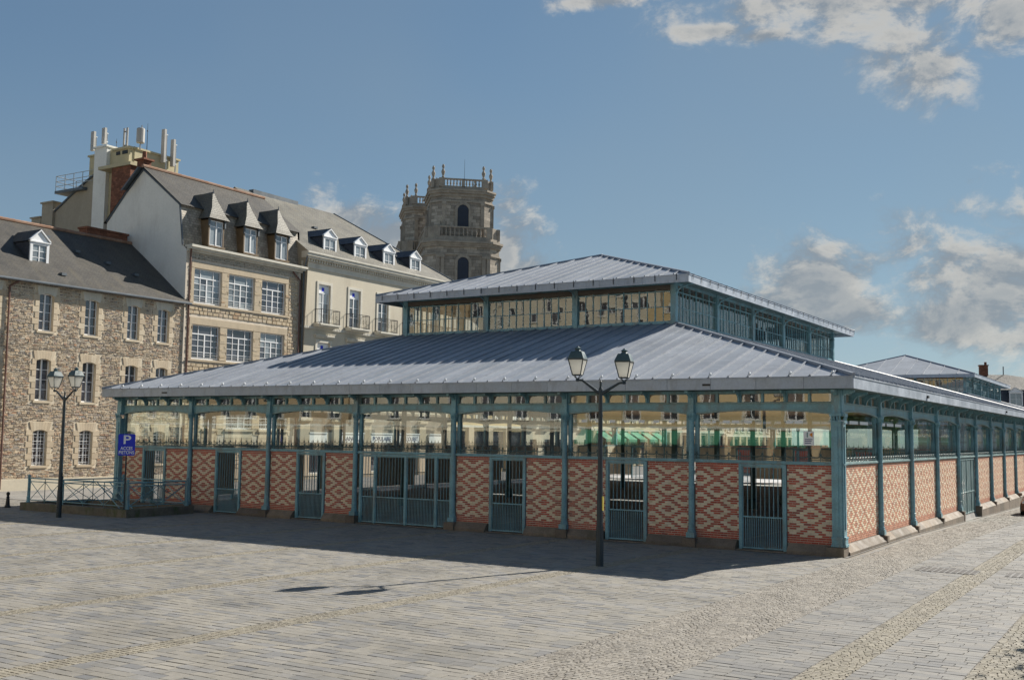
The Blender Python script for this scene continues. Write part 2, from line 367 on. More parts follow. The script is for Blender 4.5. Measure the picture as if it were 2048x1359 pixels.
def frosted():
    m, t, out = mk('frosted')
    d = N(t, 'ShaderNodeBsdfDiffuse', ins={0: (0.88, 0.86, 0.80, 1)})
    tl = N(t, 'ShaderNodeBsdfTranslucent', ins={0: (0.96, 0.95, 0.90, 1)})
    g = N(t, 'ShaderNodeBsdfGlossy', ins={0: (1, 1, 1, 1), 'Roughness': 0.15})
    a = N(t, 'ShaderNodeMixShader', ins={0: 0.62, 1: d.outputs[0], 2: tl.outputs[0]})
    b = N(t, 'ShaderNodeMixShader', ins={0: 0.05, 1: a.outputs[0], 2: g.outputs[0]})
    t.links.new(b.outputs[0], out.inputs[0])


frosted()


def leaf():
    m, t, out = mk('leaf')
    c = ramp(t, rnd(t), [(0, (0.035, 0.075, 0.012)), (0.5, (0.06, 0.12, 0.02)), (1, (0.10, 0.16, 0.03))])
    d = N(t, 'ShaderNodeBsdfPrincipled', ins={'Base Color': c, 'Roughness': 0.5})
    tl = N(t, 'ShaderNodeBsdfTranslucent', ins={0: c})
    a = N(t, 'ShaderNodeMixShader', ins={0: 0.35, 1: d.outputs[0], 2: tl.outputs[0]})
    t.links.new(a.outputs[0], out.inputs[0])


leaf()


def far_ground():
    m, t, out = mk('far_paving')
    p = N(t, 'ShaderNodeNewGeometry').outputs['Position']
    bt = N(t, 'ShaderNodeTexBrick', ins={'Vector': p, 'Color1': (0.20, 0.195, 0.185, 1), 'Color2': (0.255, 0.24, 0.22, 1), 'Mortar': (0.12, 0.11, 0.10, 1),
                                         'Scale': 1.0, 'Mortar Size': 0.008, 'Brick Width': 0.4, 'Row Height': 0.2})
    k = SMOOTH(t, noise(t, p, 0.35, 7.0, 0.65), 0.3, 0.7, 0.8, 1.2)
    kc = N(t, 'ShaderNodeCombineColor', ins={0: k, 1: k, 2: k}).outputs[0]
    c = MIX(t, 1.0, bt.outputs[0], kc, 'MULTIPLY')
    b = N(t, 'ShaderNodeBsdfPrincipled', ins={'Base Color': c, 'Roughness': 0.85})
    t.links.new(b.outputs[0], out.inputs[0])


far_ground()
# ------------------------------------------------------------------ mesh helpers
class MB:
    def __init__(s):
        s.v = []; s.f = []; s.m = []; s.uv = []

    def face(s, pts, m=0, uv=None):
        b = len(s.v)
        s.v.extend([tuple(p) for p in pts])
        s.f.append(tuple(range(b, b + len(pts))))
        s.m.append(m)
        s.uv.append(uv)

    def box(s, x0, x1, y0, y1, z0, z1, m=0):
        s.fbox(WF, x0, x1, z0, z1, -y0, -y1, m)

    def fbox(s, F, u0, u1, v0, v1, d0, d1, m=0):
        """box in a facade frame: u along, v up, d outwards"""
        b = len(s.v)
        for d in (d0, d1):
            for u, v in ((u0, v0), (u1, v0), (u1, v1), (u0, v1)): s.v.append(tuple(F.P(u, v, d)))
        for q in ((0, 3, 2, 1), (4, 5, 6, 7), (0, 1, 5, 4), (1, 2, 6, 5), (2, 3, 7, 6), (3, 0, 4, 7)):
            s.f.append(tuple(b + i for i in q)); s.m.append(m); s.uv.append(None)

    def stone(s, F, u0, u1, v0, v1, d0, d1, ch=0.012, j=0.0, m=0):
        """a block with bevelled, slightly uneven front"""
        b = len(s.v)
        q = random.uniform
        for u, v in ((u0, v0), (u1, v0), (u1, v1), (u0, v1)): s.v.append(tuple(F.P(u + q(-j, j), v + q(-j, j), d0)))
        for u, v in ((u0 + ch, v0 + ch), (u1 - ch, v0 + ch), (u1 - ch, v1 - ch), (u0 + ch, v1 - ch)):
            s.v.append(tuple(F.P(u + q(-j, j), v + q(-j, j), d1 + q(-j, j) * 0.5)))
        for t in ((4, 5, 6, 7), (0, 1, 5, 4), (1, 2, 6, 5), (2, 3, 7, 6), (3, 0, 4, 7)):
            s.f.append(tuple(b + i for i in t)); s.m.append(m); s.uv.append(None)

    def tube(s, p0, p1, r0, r1=None, n=8, m=0, cap=True):
        r1 = r0 if r1 is None else r1
        p0 = Vector(p0); p1 = Vector(p1)
        a = (p1 - p0).normalized()
        x = a.orthogonal().normalized(); y = a.cross(x)
        b = len(s.v)
        for p, r in ((p0, r0), (p1, r1)):
            for i in range(n):
                t = 2 * math.pi * (i + 0.5) / n
                s.v.append(tuple(p + x * (r * math.cos(t)) + y * (r * math.sin(t))))
        for i in range(n):
            k = (i + 1) % n
            s.f.append((b + i, b + k, b + n + k, b + n + i)); s.m.append(m); s.uv.append(None)
        if cap:
            s.f.append(tuple(b + i for i in reversed(range(n)))); s.m.append(m); s.uv.append(None)
            s.f.append(tuple(b + n + i for i in range(n))); s.m.append(m); s.uv.append(None)

    def path(s, pts, r, n=6, m=0):
        for a, b in zip(pts, pts[1:]): s.tube(a, b, r, r, n, m)

    def lathe(s, c, prof, n=12, m=0, rot=0.0):
        b = len(s.v)
        for r, z in prof:
            for i in range(n):
                t = 2 * math.pi * i / n + rot
                s.v.append((c[0] + r * math.cos(t), c[1] + r * math.sin(t), c[2] + z))
        for k in range(len(prof) - 1):
            for i in range(n):
                j = (i + 1) % n
                s.f.append((b + k * n + i, b + k * n + j, b + (k + 1) * n + j, b + (k + 1) * n + i)); s.m.append(m); s.uv.append(None)
        s.f.append(tuple(b + i for i in reversed(range(n)))); s.m.append(m); s.uv.append(None)
        s.f.append(tuple(b + (len(prof) - 1) * n + i for i in range(n))); s.m.append(m); s.uv.append(None)

    def prism(s, poly, z0, z1, m=0):
        """vertical prism over a counter-clockwise ground polygon"""
        n = len(poly); b = len(s.v)
        for z in (z0, z1):
            for x, y in poly: s.v.append((x, y, z))
        for i in range(n):
            k = (i + 1) % n
            s.f.append((b + i, b + k, b + n + k, b + n + i)); s.m.append(m); s.uv.append(None)
        s.f.append(tuple(b + i for i in reversed(range(n)))); s.m.append(m); s.uv.append(None)
        s.f.append(tuple(b + n + i for i in range(n))); s.m.append(m); s.uv.append(None)

    def fprism(s, F, poly, d0, d1, m=0):
        """polygon in facade coordinates pushed out from d0 to d1"""
        n = len(poly); b = len(s.v)
        for d in (d0, d1):
            for u, v in poly: s.v.append(tuple(F.P(u, v, d)))
        for i in range(n):
            k = (i + 1) % n
            s.f.append((b + i, b + k, b + n + k, b + n + i)); s.m.append(m); s.uv.append(None)
        s.f.append(tuple(b + i for i in reversed(range(n)))); s.m.append(m); s.uv.append(None)
        s.f.append(tuple(b + n + i for i in range(n))); s.m.append(m); s.uv.append(None)

    def roof(s, pts, m=0):
        """sloping sheet with UVs in metres, u along the first edge, v up the slope"""
        P = [Vector(p) for p in pts]
        e = (P[1] - P[0]).normalized()
        nrm = (P[1] - P[0]).cross(P[-1] - P[0]).normalized()
        g = nrm.cross(e)
        s.face(P, m, [((p - P[0]).dot(e), (p - P[0]).dot(g)) for p in P])

    def mesh(s, name, mats, smooth=False):
        me = bpy.data.meshes.new(name)
        me.from_pydata(s.v, [], s.f)
        for mm in mats: me.materials.append(MATS[mm])
        if len(mats) > 1: me.polygons.foreach_set('material_index', s.m)
        if any(u is not None for u in s.uv):
            lay = me.uv_layers.new(name='UVMap')
            flat = []
            for f, u in zip(s.f, s.uv):
                flat.extend(c for p in (u or [(0, 0)] * len(f)) for c in p)
            lay.data.foreach_set('uv', flat)
        if smooth: me.polygons.foreach_set('use_smooth', [True] * len(me.polygons))
        me.update()
        return me

    def build(s, name, mats, parent=None, smooth=False, **tags):
        if isinstance(mats, str): mats = [mats]
        return place(name, s.mesh(name, mats, smooth), parent, **tags)


class Fac:
    def __init__(s, O, U, Nn):
        s.O = Vector(O); s.U = Vector(U).normalized(); s.N = Vector(Nn).normalized()

    def P(s, u, v, d=0.0):
        return s.O + s.U * u + Z * v + s.N * d


WF = Fac((0, 0, 0), (1, 0, 0), (0, -1, 0))      # u = x, v = z, d = -y


def tag(o, label=None, cat=None, group=None, kind=None):
    if label: o['label'] = label
    if cat: o['category'] = cat
    if group: o['group'] = group
    if kind: o['kind'] = kind
    return o


def place(name, me, parent=None, loc=(0, 0, 0), rot=None, scale=None, mat=None, **tags):
    o = bpy.data.objects.new(name, me)
    COL.objects.link(o)
    if mat is not None: o.matrix_basis = mat
    else:
        o.location = loc
        if rot: o.rotation_euler = rot
        if scale: o.scale = scale
    if parent is not None:
        o.parent = parent
        if parent.type == 'EMPTY': o.matrix_parent_inverse = Matrix.Translation(-parent.location)
    tag(o, **tags)
    return o


def thing(name, loc, label, cat, group=None):
    o = bpy.data.objects.new(name, None)
    o.empty_display_size = 0.3
    COL.objects.link(o)
    o.location = loc
    return tag(o, label, cat, group)


_UQ = {}


def unit_quad(mat):
    if mat not in _UQ:
        b = MB(); b.face([(0, 0, 0), (1, 0, 0), (1, 0, 1), (0, 0, 1)])
        _UQ[mat] = b.mesh('pane', [mat])
    return _UQ[mat]


_UB = {}


def unit_box(mat):
    if mat not in _UB:
        b = MB(); b.box(0, 1, 0, 1, 0, 1)
        _UB[mat] = b.mesh('piece', [mat])
    return _UB[mat]


def fpane(parent, F, u0, u1, v0, v1, d, mat='pane_dark', name='pane'):
    o = F.P(u0, v0, d); a = F.U * (u1 - u0); n = -F.N; h = Z * (v1 - v0)
    return place(name, unit_quad(mat), parent, mat=Matrix(((a.x, n.x, h.x, o.x), (a.y, n.y, h.y, o.y), (a.z, n.z, h.z, o.z), (0, 0, 0, 1))))


def fpiece(parent, name, F, u0, u1, v0, v1, d0, d1, mat):
    """one box piece sharing mesh data"""
    o = F.P(u0, v0, d1); a = F.U * (u1 - u0); n = -F.N * (d1 - d0); h = Z * (v1 - v0)
    return place(name, unit_box(mat), parent, mat=Matrix(((a.x, n.x, h.x, o.x), (a.y, n.y, h.y, o.y), (a.z, n.z, h.z, o.z), (0, 0, 0, 1))))


def wall_holes(mb, F, u0, u1, v0, v1, holes, depth=0.3, d=0.0, m=0, mr=None):
    mr = m if mr is None else mr
    us = sorted({u0, u1, *[h[0] for h in holes], *[h[1] for h in holes]})
    vs_ = sorted({v0, v1, *[h[2] for h in holes], *[h[3] for h in holes]})
    us = [u for u in us if u0 <= u <= u1]; vs_ = [v for v in vs_ if v0 <= v <= v1]
    for a, b in zip(us, us[1:]):
        for c, e in zip(vs_, vs_[1:]):
            um, vm = (a + b) / 2, (c + e) / 2
            if any(h[0] < um < h[1] and h[2] < vm < h[3] for h in holes): continue
            mb.face([F.P(a, c, d), F.P(b, c, d), F.P(b, e, d), F.P(a, e, d)], m)
    for a, b, c, e in [h[:4] for h in holes]:
        D = d - depth
        mb.face([F.P(a, c, d), F.P(b, c, d), F.P(b, c, D), F.P(a, c, D)], mr)
        mb.face([F.P(a, e, D), F.P(b, e, D), F.P(b, e, d), F.P(a, e, d)], mr)
        mb.face([F.P(a, c, D), F.P(a, e, D), F.P(a, e, d), F.P(a, c, d)], mr)
        mb.face([F.P(b, c, d), F.P(b, e, d), F.P(b, e, D), F.P(b, c, D)], mr)


def arc_pts(u0, u1, v, rise, n=8):
    """points of a shallow arch from (u0, v - rise) over the crown at v to (u1, v - rise)"""
    return [(u0 + (u1 - u0) * i / n, v - rise * (2 * i / n - 1) ** 2) for i in range(n + 1)]


def arch_fill(mb, F, u0, u1, v, rise, d0, d1, m=0):
    p = arc_pts(u0, u1, v, rise)
    h = len(p) // 2
    mb.fprism(F, [(u0, v + 0.002)] + p[:h + 1][::1] if False else [(u0, v + 0.002), *p[:h + 1]], d0, d1, m)
    mb.fprism(F, [*p[h:], (u1, v + 0.002)], d0, d1, m)


def window(root, F, u0, u1, v0, v1, cols=2, rows=4, d=-0.16, fr=0.055, frame='white_paint', glassm='pane_dark', sill=None, bars=None, top=None, mull=0.09, label=None):
    """casement: outer frame, middle stiles, glazing bars; every pane an object"""
    b = MB()
    b.fbox(F, u0, u1, v0, v0 + fr * 1.3, d - 0.03, d + 0.04)
    b.fbox(F, u0, u1, v1 - fr, v1, d - 0.03, d + 0.04)
    b.fbox(F, u0, u0 + fr, v0 + fr * 1.3, v1 - fr, d - 0.03, d + 0.04)
    b.fbox(F, u1 - fr, u1, v0 + fr * 1.3, v1 - fr, d - 0.03, d + 0.04)
    a0, a1, c0, c1 = u0 + fr, u1 - fr, v0 + fr * 1.3, v1 - fr
    vt = c1
    if top:
        vt = v0 + (v1 - v0) * top
        b.fbox(F, a0, a1, vt - 0.035, vt + 0.035, d - 0.025, d + 0.045)
    us = [a0 + (a1 - a0) * i / cols for i in range(cols + 1)]
    zs = [c0 + (vt - c0) * i / rows for i in range(rows + 1)]
    for i in range(1, cols):
        w = mull / 2 if (cols % 2 == 0 and i == cols // 2) or cols == 4 and i != 2 and False else 0.022
        b.fbox(F, us[i] - w, us[i] + w, c0, vt, d - 0.02, d + 0.035)
    for j in range(1, rows): b.fbox(F, a0, a1, zs[j] - 0.016, zs[j] + 0.016, d - 0.015, d + 0.028)
    if top:
        for i in (1, cols - 1):
            if cols > 2: b.fbox(F, us[i] - 0.022, us[i] + 0.022, vt, c1, d - 0.02, d + 0.035)
    if glassm == 'pane_pale' and random.random() < 0.45: glassm = random.choice(('pane_curtain', 'pane_curtain', 'pane_dark'))
    w = b.build('window', frame, root)
    if label: w['label'] = label
    for i in range(cols):
        for j in range(rows): fpane(w, F, us[i], us[i + 1], zs[j], zs[j + 1], d + random.uniform(-0.004, 0.004), glassm if random.random() < 0.85 else 'pane_dark')
    if top:
        ts = [us[0], us[1], us[-2], us[-1]] if cols > 2 else us
        for a, c in zip(ts, ts[1:]):
            if c > a: fpane(w, F, a, c, vt, c1, d, glassm)
    if sill:
        s = MB(); s.stone(F, u0 - sill[0], u1 + sill[0], v0 - sill[1], v0, d, sill[2], 0.01)
        s.build('sill', sill[3], w)
    if bars:
        nb, mat, dd = bars
        s = MB()
        for i in range(nb):
            u = u0 + (u1 - u0) * (i + 0.5) / nb
            s.tube(F.P(u, v0 + 0.02, dd), F.P(u, v1 - 0.12, dd), 0.011, n=5)
        for k in range(5):
            v = v0 + (v1 - v0) * (0.08 + 0.2 * k)
            s.fbox(F, u0, u1, v - 0.012, v + 0.012, dd - 0.008, dd + 0.008)
        s.build('window_bars', mat, w)
    return w


def text_mesh(root, txt, F, u, v, d, size, mat, width=None, name='lettering', ext=0.006):
    c = bpy.data.curves.new(name, 'FONT')
    c.body = txt; c.size = size; c.extrude = ext; c.align_x = 'CENTER'; c.align_y = 'CENTER'
    c.offset = size * 0.018
    t = bpy.data.objects.new('tmp', c); COL.objects.link(t)
    me = bpy.data.meshes.new_from_object(t.evaluated_get(bpy.context.evaluated_depsgraph_get()))
    bpy.data.objects.remove(t)
    me.materials.clear(); me.materials.append(MATS[mat])
    xs = [p.co.x for p in me.vertices]
    k = (width / (max(xs) - min(xs))) if width else 1.0
    o = F.P(u, v, d); a = F.U * k
    return place(name, me, root, mat=Matrix(((a.x, 0 * F.N.x, F.N.x, o.x), (a.y, 0, F.N.y, o.y), (a.z, 1, F.N.z, o.z), (0, 0, 0, 1))))


def proj(p):
    d = Vector(p) - CAM
    w = d.dot(fw)
    if w < 0.1: return None
    return 1024 + F_PX * d.dot(r2) / w, 679.5 - F_PX * d.dot(u2) / w


def seen(p, m=120):
    q = proj(p)
    return q is not None and -m < q[0] < 2048 + m and -m < q[1] < 1359 + m
# ------------------------------------------------------------------ ground
def gz(x, y):
    if x < 0 or y < 8: return 0.0
    return -0.0145 * (min(y, 60) - 8)


BX0, BX1, BY0, BY1 = -46.0, 9.5, -29.0, -0.25
g = MB()
xs = [-400, BX0, -32.5, -0.02, 0.3, BX1, 400]
ys = [-400, BY0, BY1, 8, 60, 400]
for i in range(len(xs) - 1):
    for j in range(len(ys) - 1):
        cx, cy = (xs[i] + xs[i + 1]) / 2, (ys[j] + ys[j + 1]) / 2
        street = cx > 0 and cx < BX1 and BY1 < cy < 60 and cx > 0.2
        inner = (BX0 < cx < BX1 and BY0 < cy < BY1) or street
        dz = -0.016 if inner else 0.0
        hall = -32.5 < cx < -0.02 and BY1 < cy < 60
        q = [(xs[i], ys[j]), (xs[i + 1], ys[j]), (xs[i + 1], ys[j + 1]), (xs[i], ys[j + 1])]
        g.face([(x, y, gz(x, y) + dz) for x, y in q], 1 if inner else (2 if hall and cy < 50 else 0))
g.face([(-47, -30, -0.03), (-0.01, -30, -0.03), (-0.01, 2, -0.03), (-47, 2, -0.03)], 1)
g.face([(-0.01, -30, -0.03), (10, -30, -0.03), (10, 7, -0.03), (-0.01, 7, -0.03)], 1)
ground = g.build('ground', ['far_paving', 'joint', 'hall_floor'], kind='structure')


def bands(y):
    """regions across the square at row y: (x from, x to, kind)"""
    k = 0.06 * (y + 15)
    out = []
    cuts = [(-36.0, 0.45), (-31.5, 0.45), (-27.0, 0.45), (-22.5, 0.45), (-18.0, 0.45), (-13.9, 0.45), (-9.5, 0.48), (-4.9, 0.5)]
    x = BX0
    for c, w in cuts:
        c2 = c + k
        out.append((x, c2 - w / 2, 'a')); out.append((c2 - w / 2, c2 + w / 2, 's'))
        x = c2 + w / 2
    e = 0.12 + 0.03 * (y + 15)
    out += [(x, e, 'b'), (e, 2.25, 's'), (2.25, 3.68, 'g'), (3.68, 4.3, 's'), (4.3, 5.7, 'g'), (5.7, 6.6, 's'), (6.6, BX1, 'g')]
    return out


GF = Fac((0, 0, 0), (1, 0, 0), (0, 0, 1))


def paver(mb, x0, x1, y0, y1, m, ch, jit):
    b = len(mb.v)
    q = random.uniform
    zt = q(-0.002, 0.002)
    tl = 0.0015 if x1 - x0 < 0.15 else 0.0025
    tx, ty = q(-tl, tl), q(-tl, tl)
    for x, y in ((x0, y0), (x1, y0), (x1, y1), (x0, y1)):
        mb.v.append((x + q(-jit, jit), y + q(-jit, jit), gz(x, y) - 0.022))
    k = 0
    for x, y in ((x0 + ch, y0 + ch), (x1 - ch, y0 + ch), (x1 - ch, y1 - ch), (x0 + ch, y1 - ch)):
        mb.v.append((x + q(-jit, jit), y + q(-jit, jit), gz(x, y) + zt + (tx if k in (1, 2) else -tx) + (ty if k > 1 else -ty)))
        k += 1
    for t in ((4, 5, 6, 7), (0, 1, 5, 4), (1, 2, 6, 5), (2, 3, 7, 6), (3, 0, 4, 7)):
        mb.f.append(tuple(b + i for i in t)); mb.m.append(m); mb.uv.append(None)


slabs = []
setts = MB()
y = BY0
while y < 46:
    h = 0.2
    for xa, xb, kind in bands(min(y, 0)):
        if y > BY1 - 0.3 and xb < 0.5: continue
        xs0 = max(xa, 0.42) if y > BY1 - 0.3 else xa
        if kind == 's':
            if not (seen((xa, y, 0), 600) or seen((xb, y, 0), 600)): continue
            if (Vector((xa, y, 0)) - CAM).length > (48 if xb < 0 else 80): continue
            for r in range(2):
                x = xs0 + random.uniform(0, 0.04)
                yy = y + r * 0.1
                while x < xb - 0.02:
                    w = random.uniform(0.085, 0.13)
                    wob = 0.035 * math.sin(x * 5.2 + yy * 1.3) if xb - xa > 1 else 0
                    paver(setts, x, min(x + w, xb), yy + wob + 0.004, yy + wob + 0.096, 0 if xb - xa > 1 else 1, 0.007, 0.004)
                    x += w + 0.008
            continue
        x = xs0
        first = True
        while x < xb - 0.02:
            w = random.uniform(0.14 if first else 0.24, 0.48)
            first = False
            x1 = min(x + w, xb)
            if xb - x1 < 0.12: x1 = xb
            if seen((x, y, 0), 600): slabs.append((x + 0.003, x1 - 0.003, y + random.uniform(0.001, 0.006), y + h - random.uniform(0.001, 0.006), 1 if kind == 'g' else 0))
            x = x1
    y += h
inside = [s for s in slabs if seen((s[0], s[2], 0), -4) and seen((s[1], s[3], 0), -4)]
inside.sort(key=lambda s: (Vector((s[0], s[2], 0)) - CAM).length)
near = set(inside[:300])
rest = MB()
for s in slabs:
    if s in near:
        b = MB(); paver(b, *s[:4], 0, 0.006, 0.003)
        b.build('paving_stone', 'paving_grey' if s[4] else 'paving', ground)
    else: paver(rest, *s[:4], s[4], 0.006, 0.003)
rest.build('paving_stones', ['paving', 'paving_grey'], ground, kind='stuff')
setts.build('cobble_setts', ['sett', 'sett_pale'], ground, kind='stuff')

# ------------------------------------------------------------------ market hall
NB, BF = 7, 4.5           # front bays
NS, BS = 10, 4.923        # side bays
XL, YB = -NB * BF, NS * BS
OV = 0.63
ZB, ZC = 2.57, 2.67       # brick top, coping top
ZFB, ZFT = 4.78, 5.13     # fascia
LI, LZ0, LZ1, LZT = 8.9, 8.0, 9.47, 9.79     # lantern inset, sill, eave
LX0, LX1 = XL + LI, -LI
LY0, LYN, LYS = LI, 5, 4.7
LY1 = LY0 + LYN * LYS
BL, BH = 0.215, 0.0654    # brick length and course
PATTERN = 'ABCDABADCB'
RED = {'A': (0.5, 2.5), 'C': (1.5,), 'B': (0.0, 2.0), 'D': (1.0,)}


def is_red(row, nrows, c):
    """diamond lattice: c = brick centre from the panel axis in bricks"""
    if row < 3 or row >= nrows - 2: return True
    k = PATTERN[(nrows - 3 - row) % 10]
    c = (c + 2.5) % 5 - 2.5
    return any(abs(abs(c) - r) < 0.3 for r in RED[k])


def brick_list(u0, u1, v0, nrows):
    out = []
    mid = (u0 + u1) / 2
    for r in range(nrows):
        k = nrows - 3 - r
        odd = (k % 2 == 1)         # B and D courses have a brick on the axis
        off = 0.0 if odd else 0.5
        n = int((u1 - u0) / BL / 2) + 2
        for i in range(-n, n + 1):
            c = i + off
            a, b = mid + (c - 0.5) * BL, mid + (c + 0.5) * BL
            a2, b2 = max(a + 0.006, u0), min(b - 0.006, u1)
            if b2 - a2 < 0.03: continue
            out.append((a2, b2, v0 + r * BH + 0.008, v0 + (r + 1) * BH - 0.008, is_red(r, nrows, c)))
    return out


single_left = 300


def brick_panel(root, F, u0, u1, single=False, red='brick_red'):
    global single_left
    rmat = red
    b = MB()
    b.fbox(F, u0, u1, 0.27, ZB, -0.22, -0.012)
    w = b.build('brick_wall', 'mortar', root)
    js = MB()
    for a, c, v0, v1, red in brick_list(u0, u1, 0.285, 35):
        if single and single_left > 0:
            single_left -= 1
            fpiece(w, 'brick', F, a, c, v0, v1, -0.05, random.uniform(-0.003, 0.003), 'brick_red' if red else 'brick_cream')
        else: js.stone(F, a, c, v0, v1, -0.015, random.uniform(-0.003, 0.002), 0.003, 0.001, 0 if red else 1)
    if js.v: js.build('bricks', [rmat, 'brick_cream'], w, kind='stuff')
    return w


def console(F, u, v0, v1, reach, t, m=0, mb=None):
    """cast bracket: S-curved outline from the wall foot up to the eave"""
    h = v1 - v0
    pts = [(0.0, v0), (0.03, v0 + 0.02)]
    for i in range(7):
        a = i / 6 * math.pi / 2
        pts.append((0.05 + (reach * 0.72) * (1 - math.cos(a)), v0 + 0.06 + (h * 0.66) * math.sin(a)))
    pts += [(reach * 0.82, v1 - 0.09), (reach, v1 - 0.06), (reach, v1), (0.0, v1)]
    n = len(pts); b = len(mb.v)
    for du in (-t / 2, t / 2):
        for d, v in pts: mb.v.append(tuple(F.P(u + du, v, d)))
    for i in range(n):
        k = (i + 1) % n
        mb.f.append((b + i, b + k, b + n + k, b + n + i)); mb.m.append(m); mb.uv.append(None)
    mb.f.append(tuple(b + i for i in range(n))); mb.m.append(m); mb.uv.append(None)
    mb.f.append(tuple(b + n + i for i in reversed(range(n)))); mb.m.append(m); mb.uv.append(None)


def column_mesh(F, square=False):
    """cast-iron column at the frame origin, with base, rings, capital and post"""
    b = MB()
    c = F.P(0, 0, 0.05)
    if square:
        b.fbox(F, -0.17, 0.17, 0.27, 0.34, -0.12, 0.24); b.fbox(F, -0.15, 0.15, 0.34, 0.50, -0.12, 0.22)
        b.fbox(F, -0.165, 0.165, 0.50, 0.55, -0.12, 0.235); b.fbox(F, -0.145, 0.145, 0.55, 3.84, -0.12, 0.19)
        b.fbox(F, -0.05, 0.05, 0.75, 3.70, 0.19, 0.215)
        b.fbox(F, -0.155, 0.155, 2.60, 2.63, -0.12, 0.22); b.fbox(F, -0.16, 0.16, 3.82, 3.86, -0.12, 0.225)
        for k in range(4):
            u = -0.12 + 0.08 * k
            b.tube(F.P(u, 3.87, 0.20), F.P(u, 4.0, 0.235), 0.03, 0.02, 6)
        b.fbox(F, -0.17, 0.17, 4.0, 4.08, -0.12, 0.25); b.fbox(F, -0.13, 0.13, 4.08, 4.76, -0.12, 0.17)
    else:
        b.fbox(F, -0.135, 0.135, 0.27, 0.42, -0.08, 0.185)
        b.lathe(c, [(0.125, 0.42), (0.13, 0.45), (0.115, 0.47), (0.12, 0.50), (0.10, 0.53), (0.10, 0.66), (0.112, 0.67), (0.112, 0.69), (0.095, 0.70), (0.088, 2.58), (0.1, 2.585), (0.1, 2.615), (0.088, 2.62), (0.082, 3.82),
                    (0.10, 3.83), (0.10, 3.86), (0.085, 3.88), (0.10, 3.95), (0.14, 4.02), (0.15, 4.05), (0.15, 4.085)], 14)
        for k in range(8):
            t = k * math.pi / 4
            p = c + Vector((math.cos(t) * 0.095, math.sin(t) * 0.095, 3.89))
            b.tube(p, p + Vector((math.cos(t) * 0.045, math.sin(t) * 0.045, 0.11)), 0.022, 0.012, 5)
        b.fbox(F, -0.095, 0.095, 4.085, 4.76, -0.06, 0.12)
        b.fbox(F, -0.11, 0.11, 4.085, 4.13, -0.06, 0.14)
    console(F, 0, 4.30, 4.76, 0.50, 0.11, 0, b)
    return b


def crest_spike(tall):
    b = MB()
    h = 0.46 if tall else 0.36
    b.tube((0, 0, 0.0), (0, 0, h), 0.015 if not tall else 0.019, 0.004, 5)
    for s in (-1, 1):
        pts = [(s * 0.155 * math.cos(a), 0, 0.20 - 0.10 * math.sin(a)) for a in [0.15 + i * (math.pi / 2 - 0.15) / 4 for i in range(5)]]
        pts = [(s * 0.0 + x, yy, z) for x, yy, z in pts]
        pts = [(s * 0.17 - x if False else x, yy, z) for x, yy, z in pts]
        b.path([(s * (0.172 - abs(x)), yy, z) for x, yy, z in pts], 0.011, 4)
        b.tube((0, 0, 0.19), (s * 0.055, 0, 0.255), 0.009, 0.004, 4)
    b.tube((0, 0, 0.17), (0, 0, 0.22), 0.028, 0.028, 6)
    return b.mesh('crest_spike', ['iron_dark'])


def bar_mesh():
    b = MB(); b.tube((0, 0, 0), (0, 0, 1), 0.0115, n=6)
    return b.mesh('bar', ['iron'])


SPIKE = {False: crest_spike(False), True: crest_spike(True)}
BAR = bar_mesh()


def gate(root, F, u0, u1, leaves=1, solid=False):
    """barred iron gate: frame, rails, single bars"""
    b = MB()
    zt, zm, zb = 2.56, 0.99, 0.05
    fw_ = 0.10
    edges = [u0 + (u1 - u0) * i / leaves for i in range(leaves + 1)] if isinstance(leaves, int) else leaves
    for e in edges: b.fbox(F, e - fw_ / 2, e + fw_ / 2, 0.0, zt, -0.05, 0.05)
    for a, c in zip(edges, edges[1:]):
        a += fw_ / 2; c -= fw_ / 2
        b.fbox(F, a, c, zt - 0.06, zt, -0.045, 0.045)
        b.fbox(F, a, a + 0.03, zb, zt - 0.06, -0.02, 0.02); b.fbox(F, c - 0.03, c, zb, zt - 0.06, -0.02, 0.02)
        b.fbox(F, a + 0.03, c - 0.03, zt - 0.10, zt - 0.065, -0.02, 0.02)
        b.fbox(F, a + 0.03, c - 0.03, zm - 0.02, zm + 0.02, -0.02, 0.022); b.fbox(F, a + 0.03, c - 0.03, zb, zb + 0.04, -0.02, 0.02)
    gt = b.build('gate', 'iron', root)
    rot = F.U.to_track_quat('X', 'Z').to_matrix().to_4x4()
    for a, c in zip(edges, edges[1:]):
        a += fw_ / 2 + 0.03; c -= fw_ / 2 + 0.03
        n = max(3, round((c - a) / 0.138))
        for i in range(1, n):
            u = a + (c - a) * i / n
            place('bar', BAR, gt, loc=F.P(u, zb, 0), scale=(1, 1, zt - 0.08 - zb))
        for i in range(n):
            u = a + (c - a) * (i + 0.5) / n
            place('bar', BAR, gt, loc=F.P(u, zb, 0), scale=(1, 1, zm - zb))
    return gt


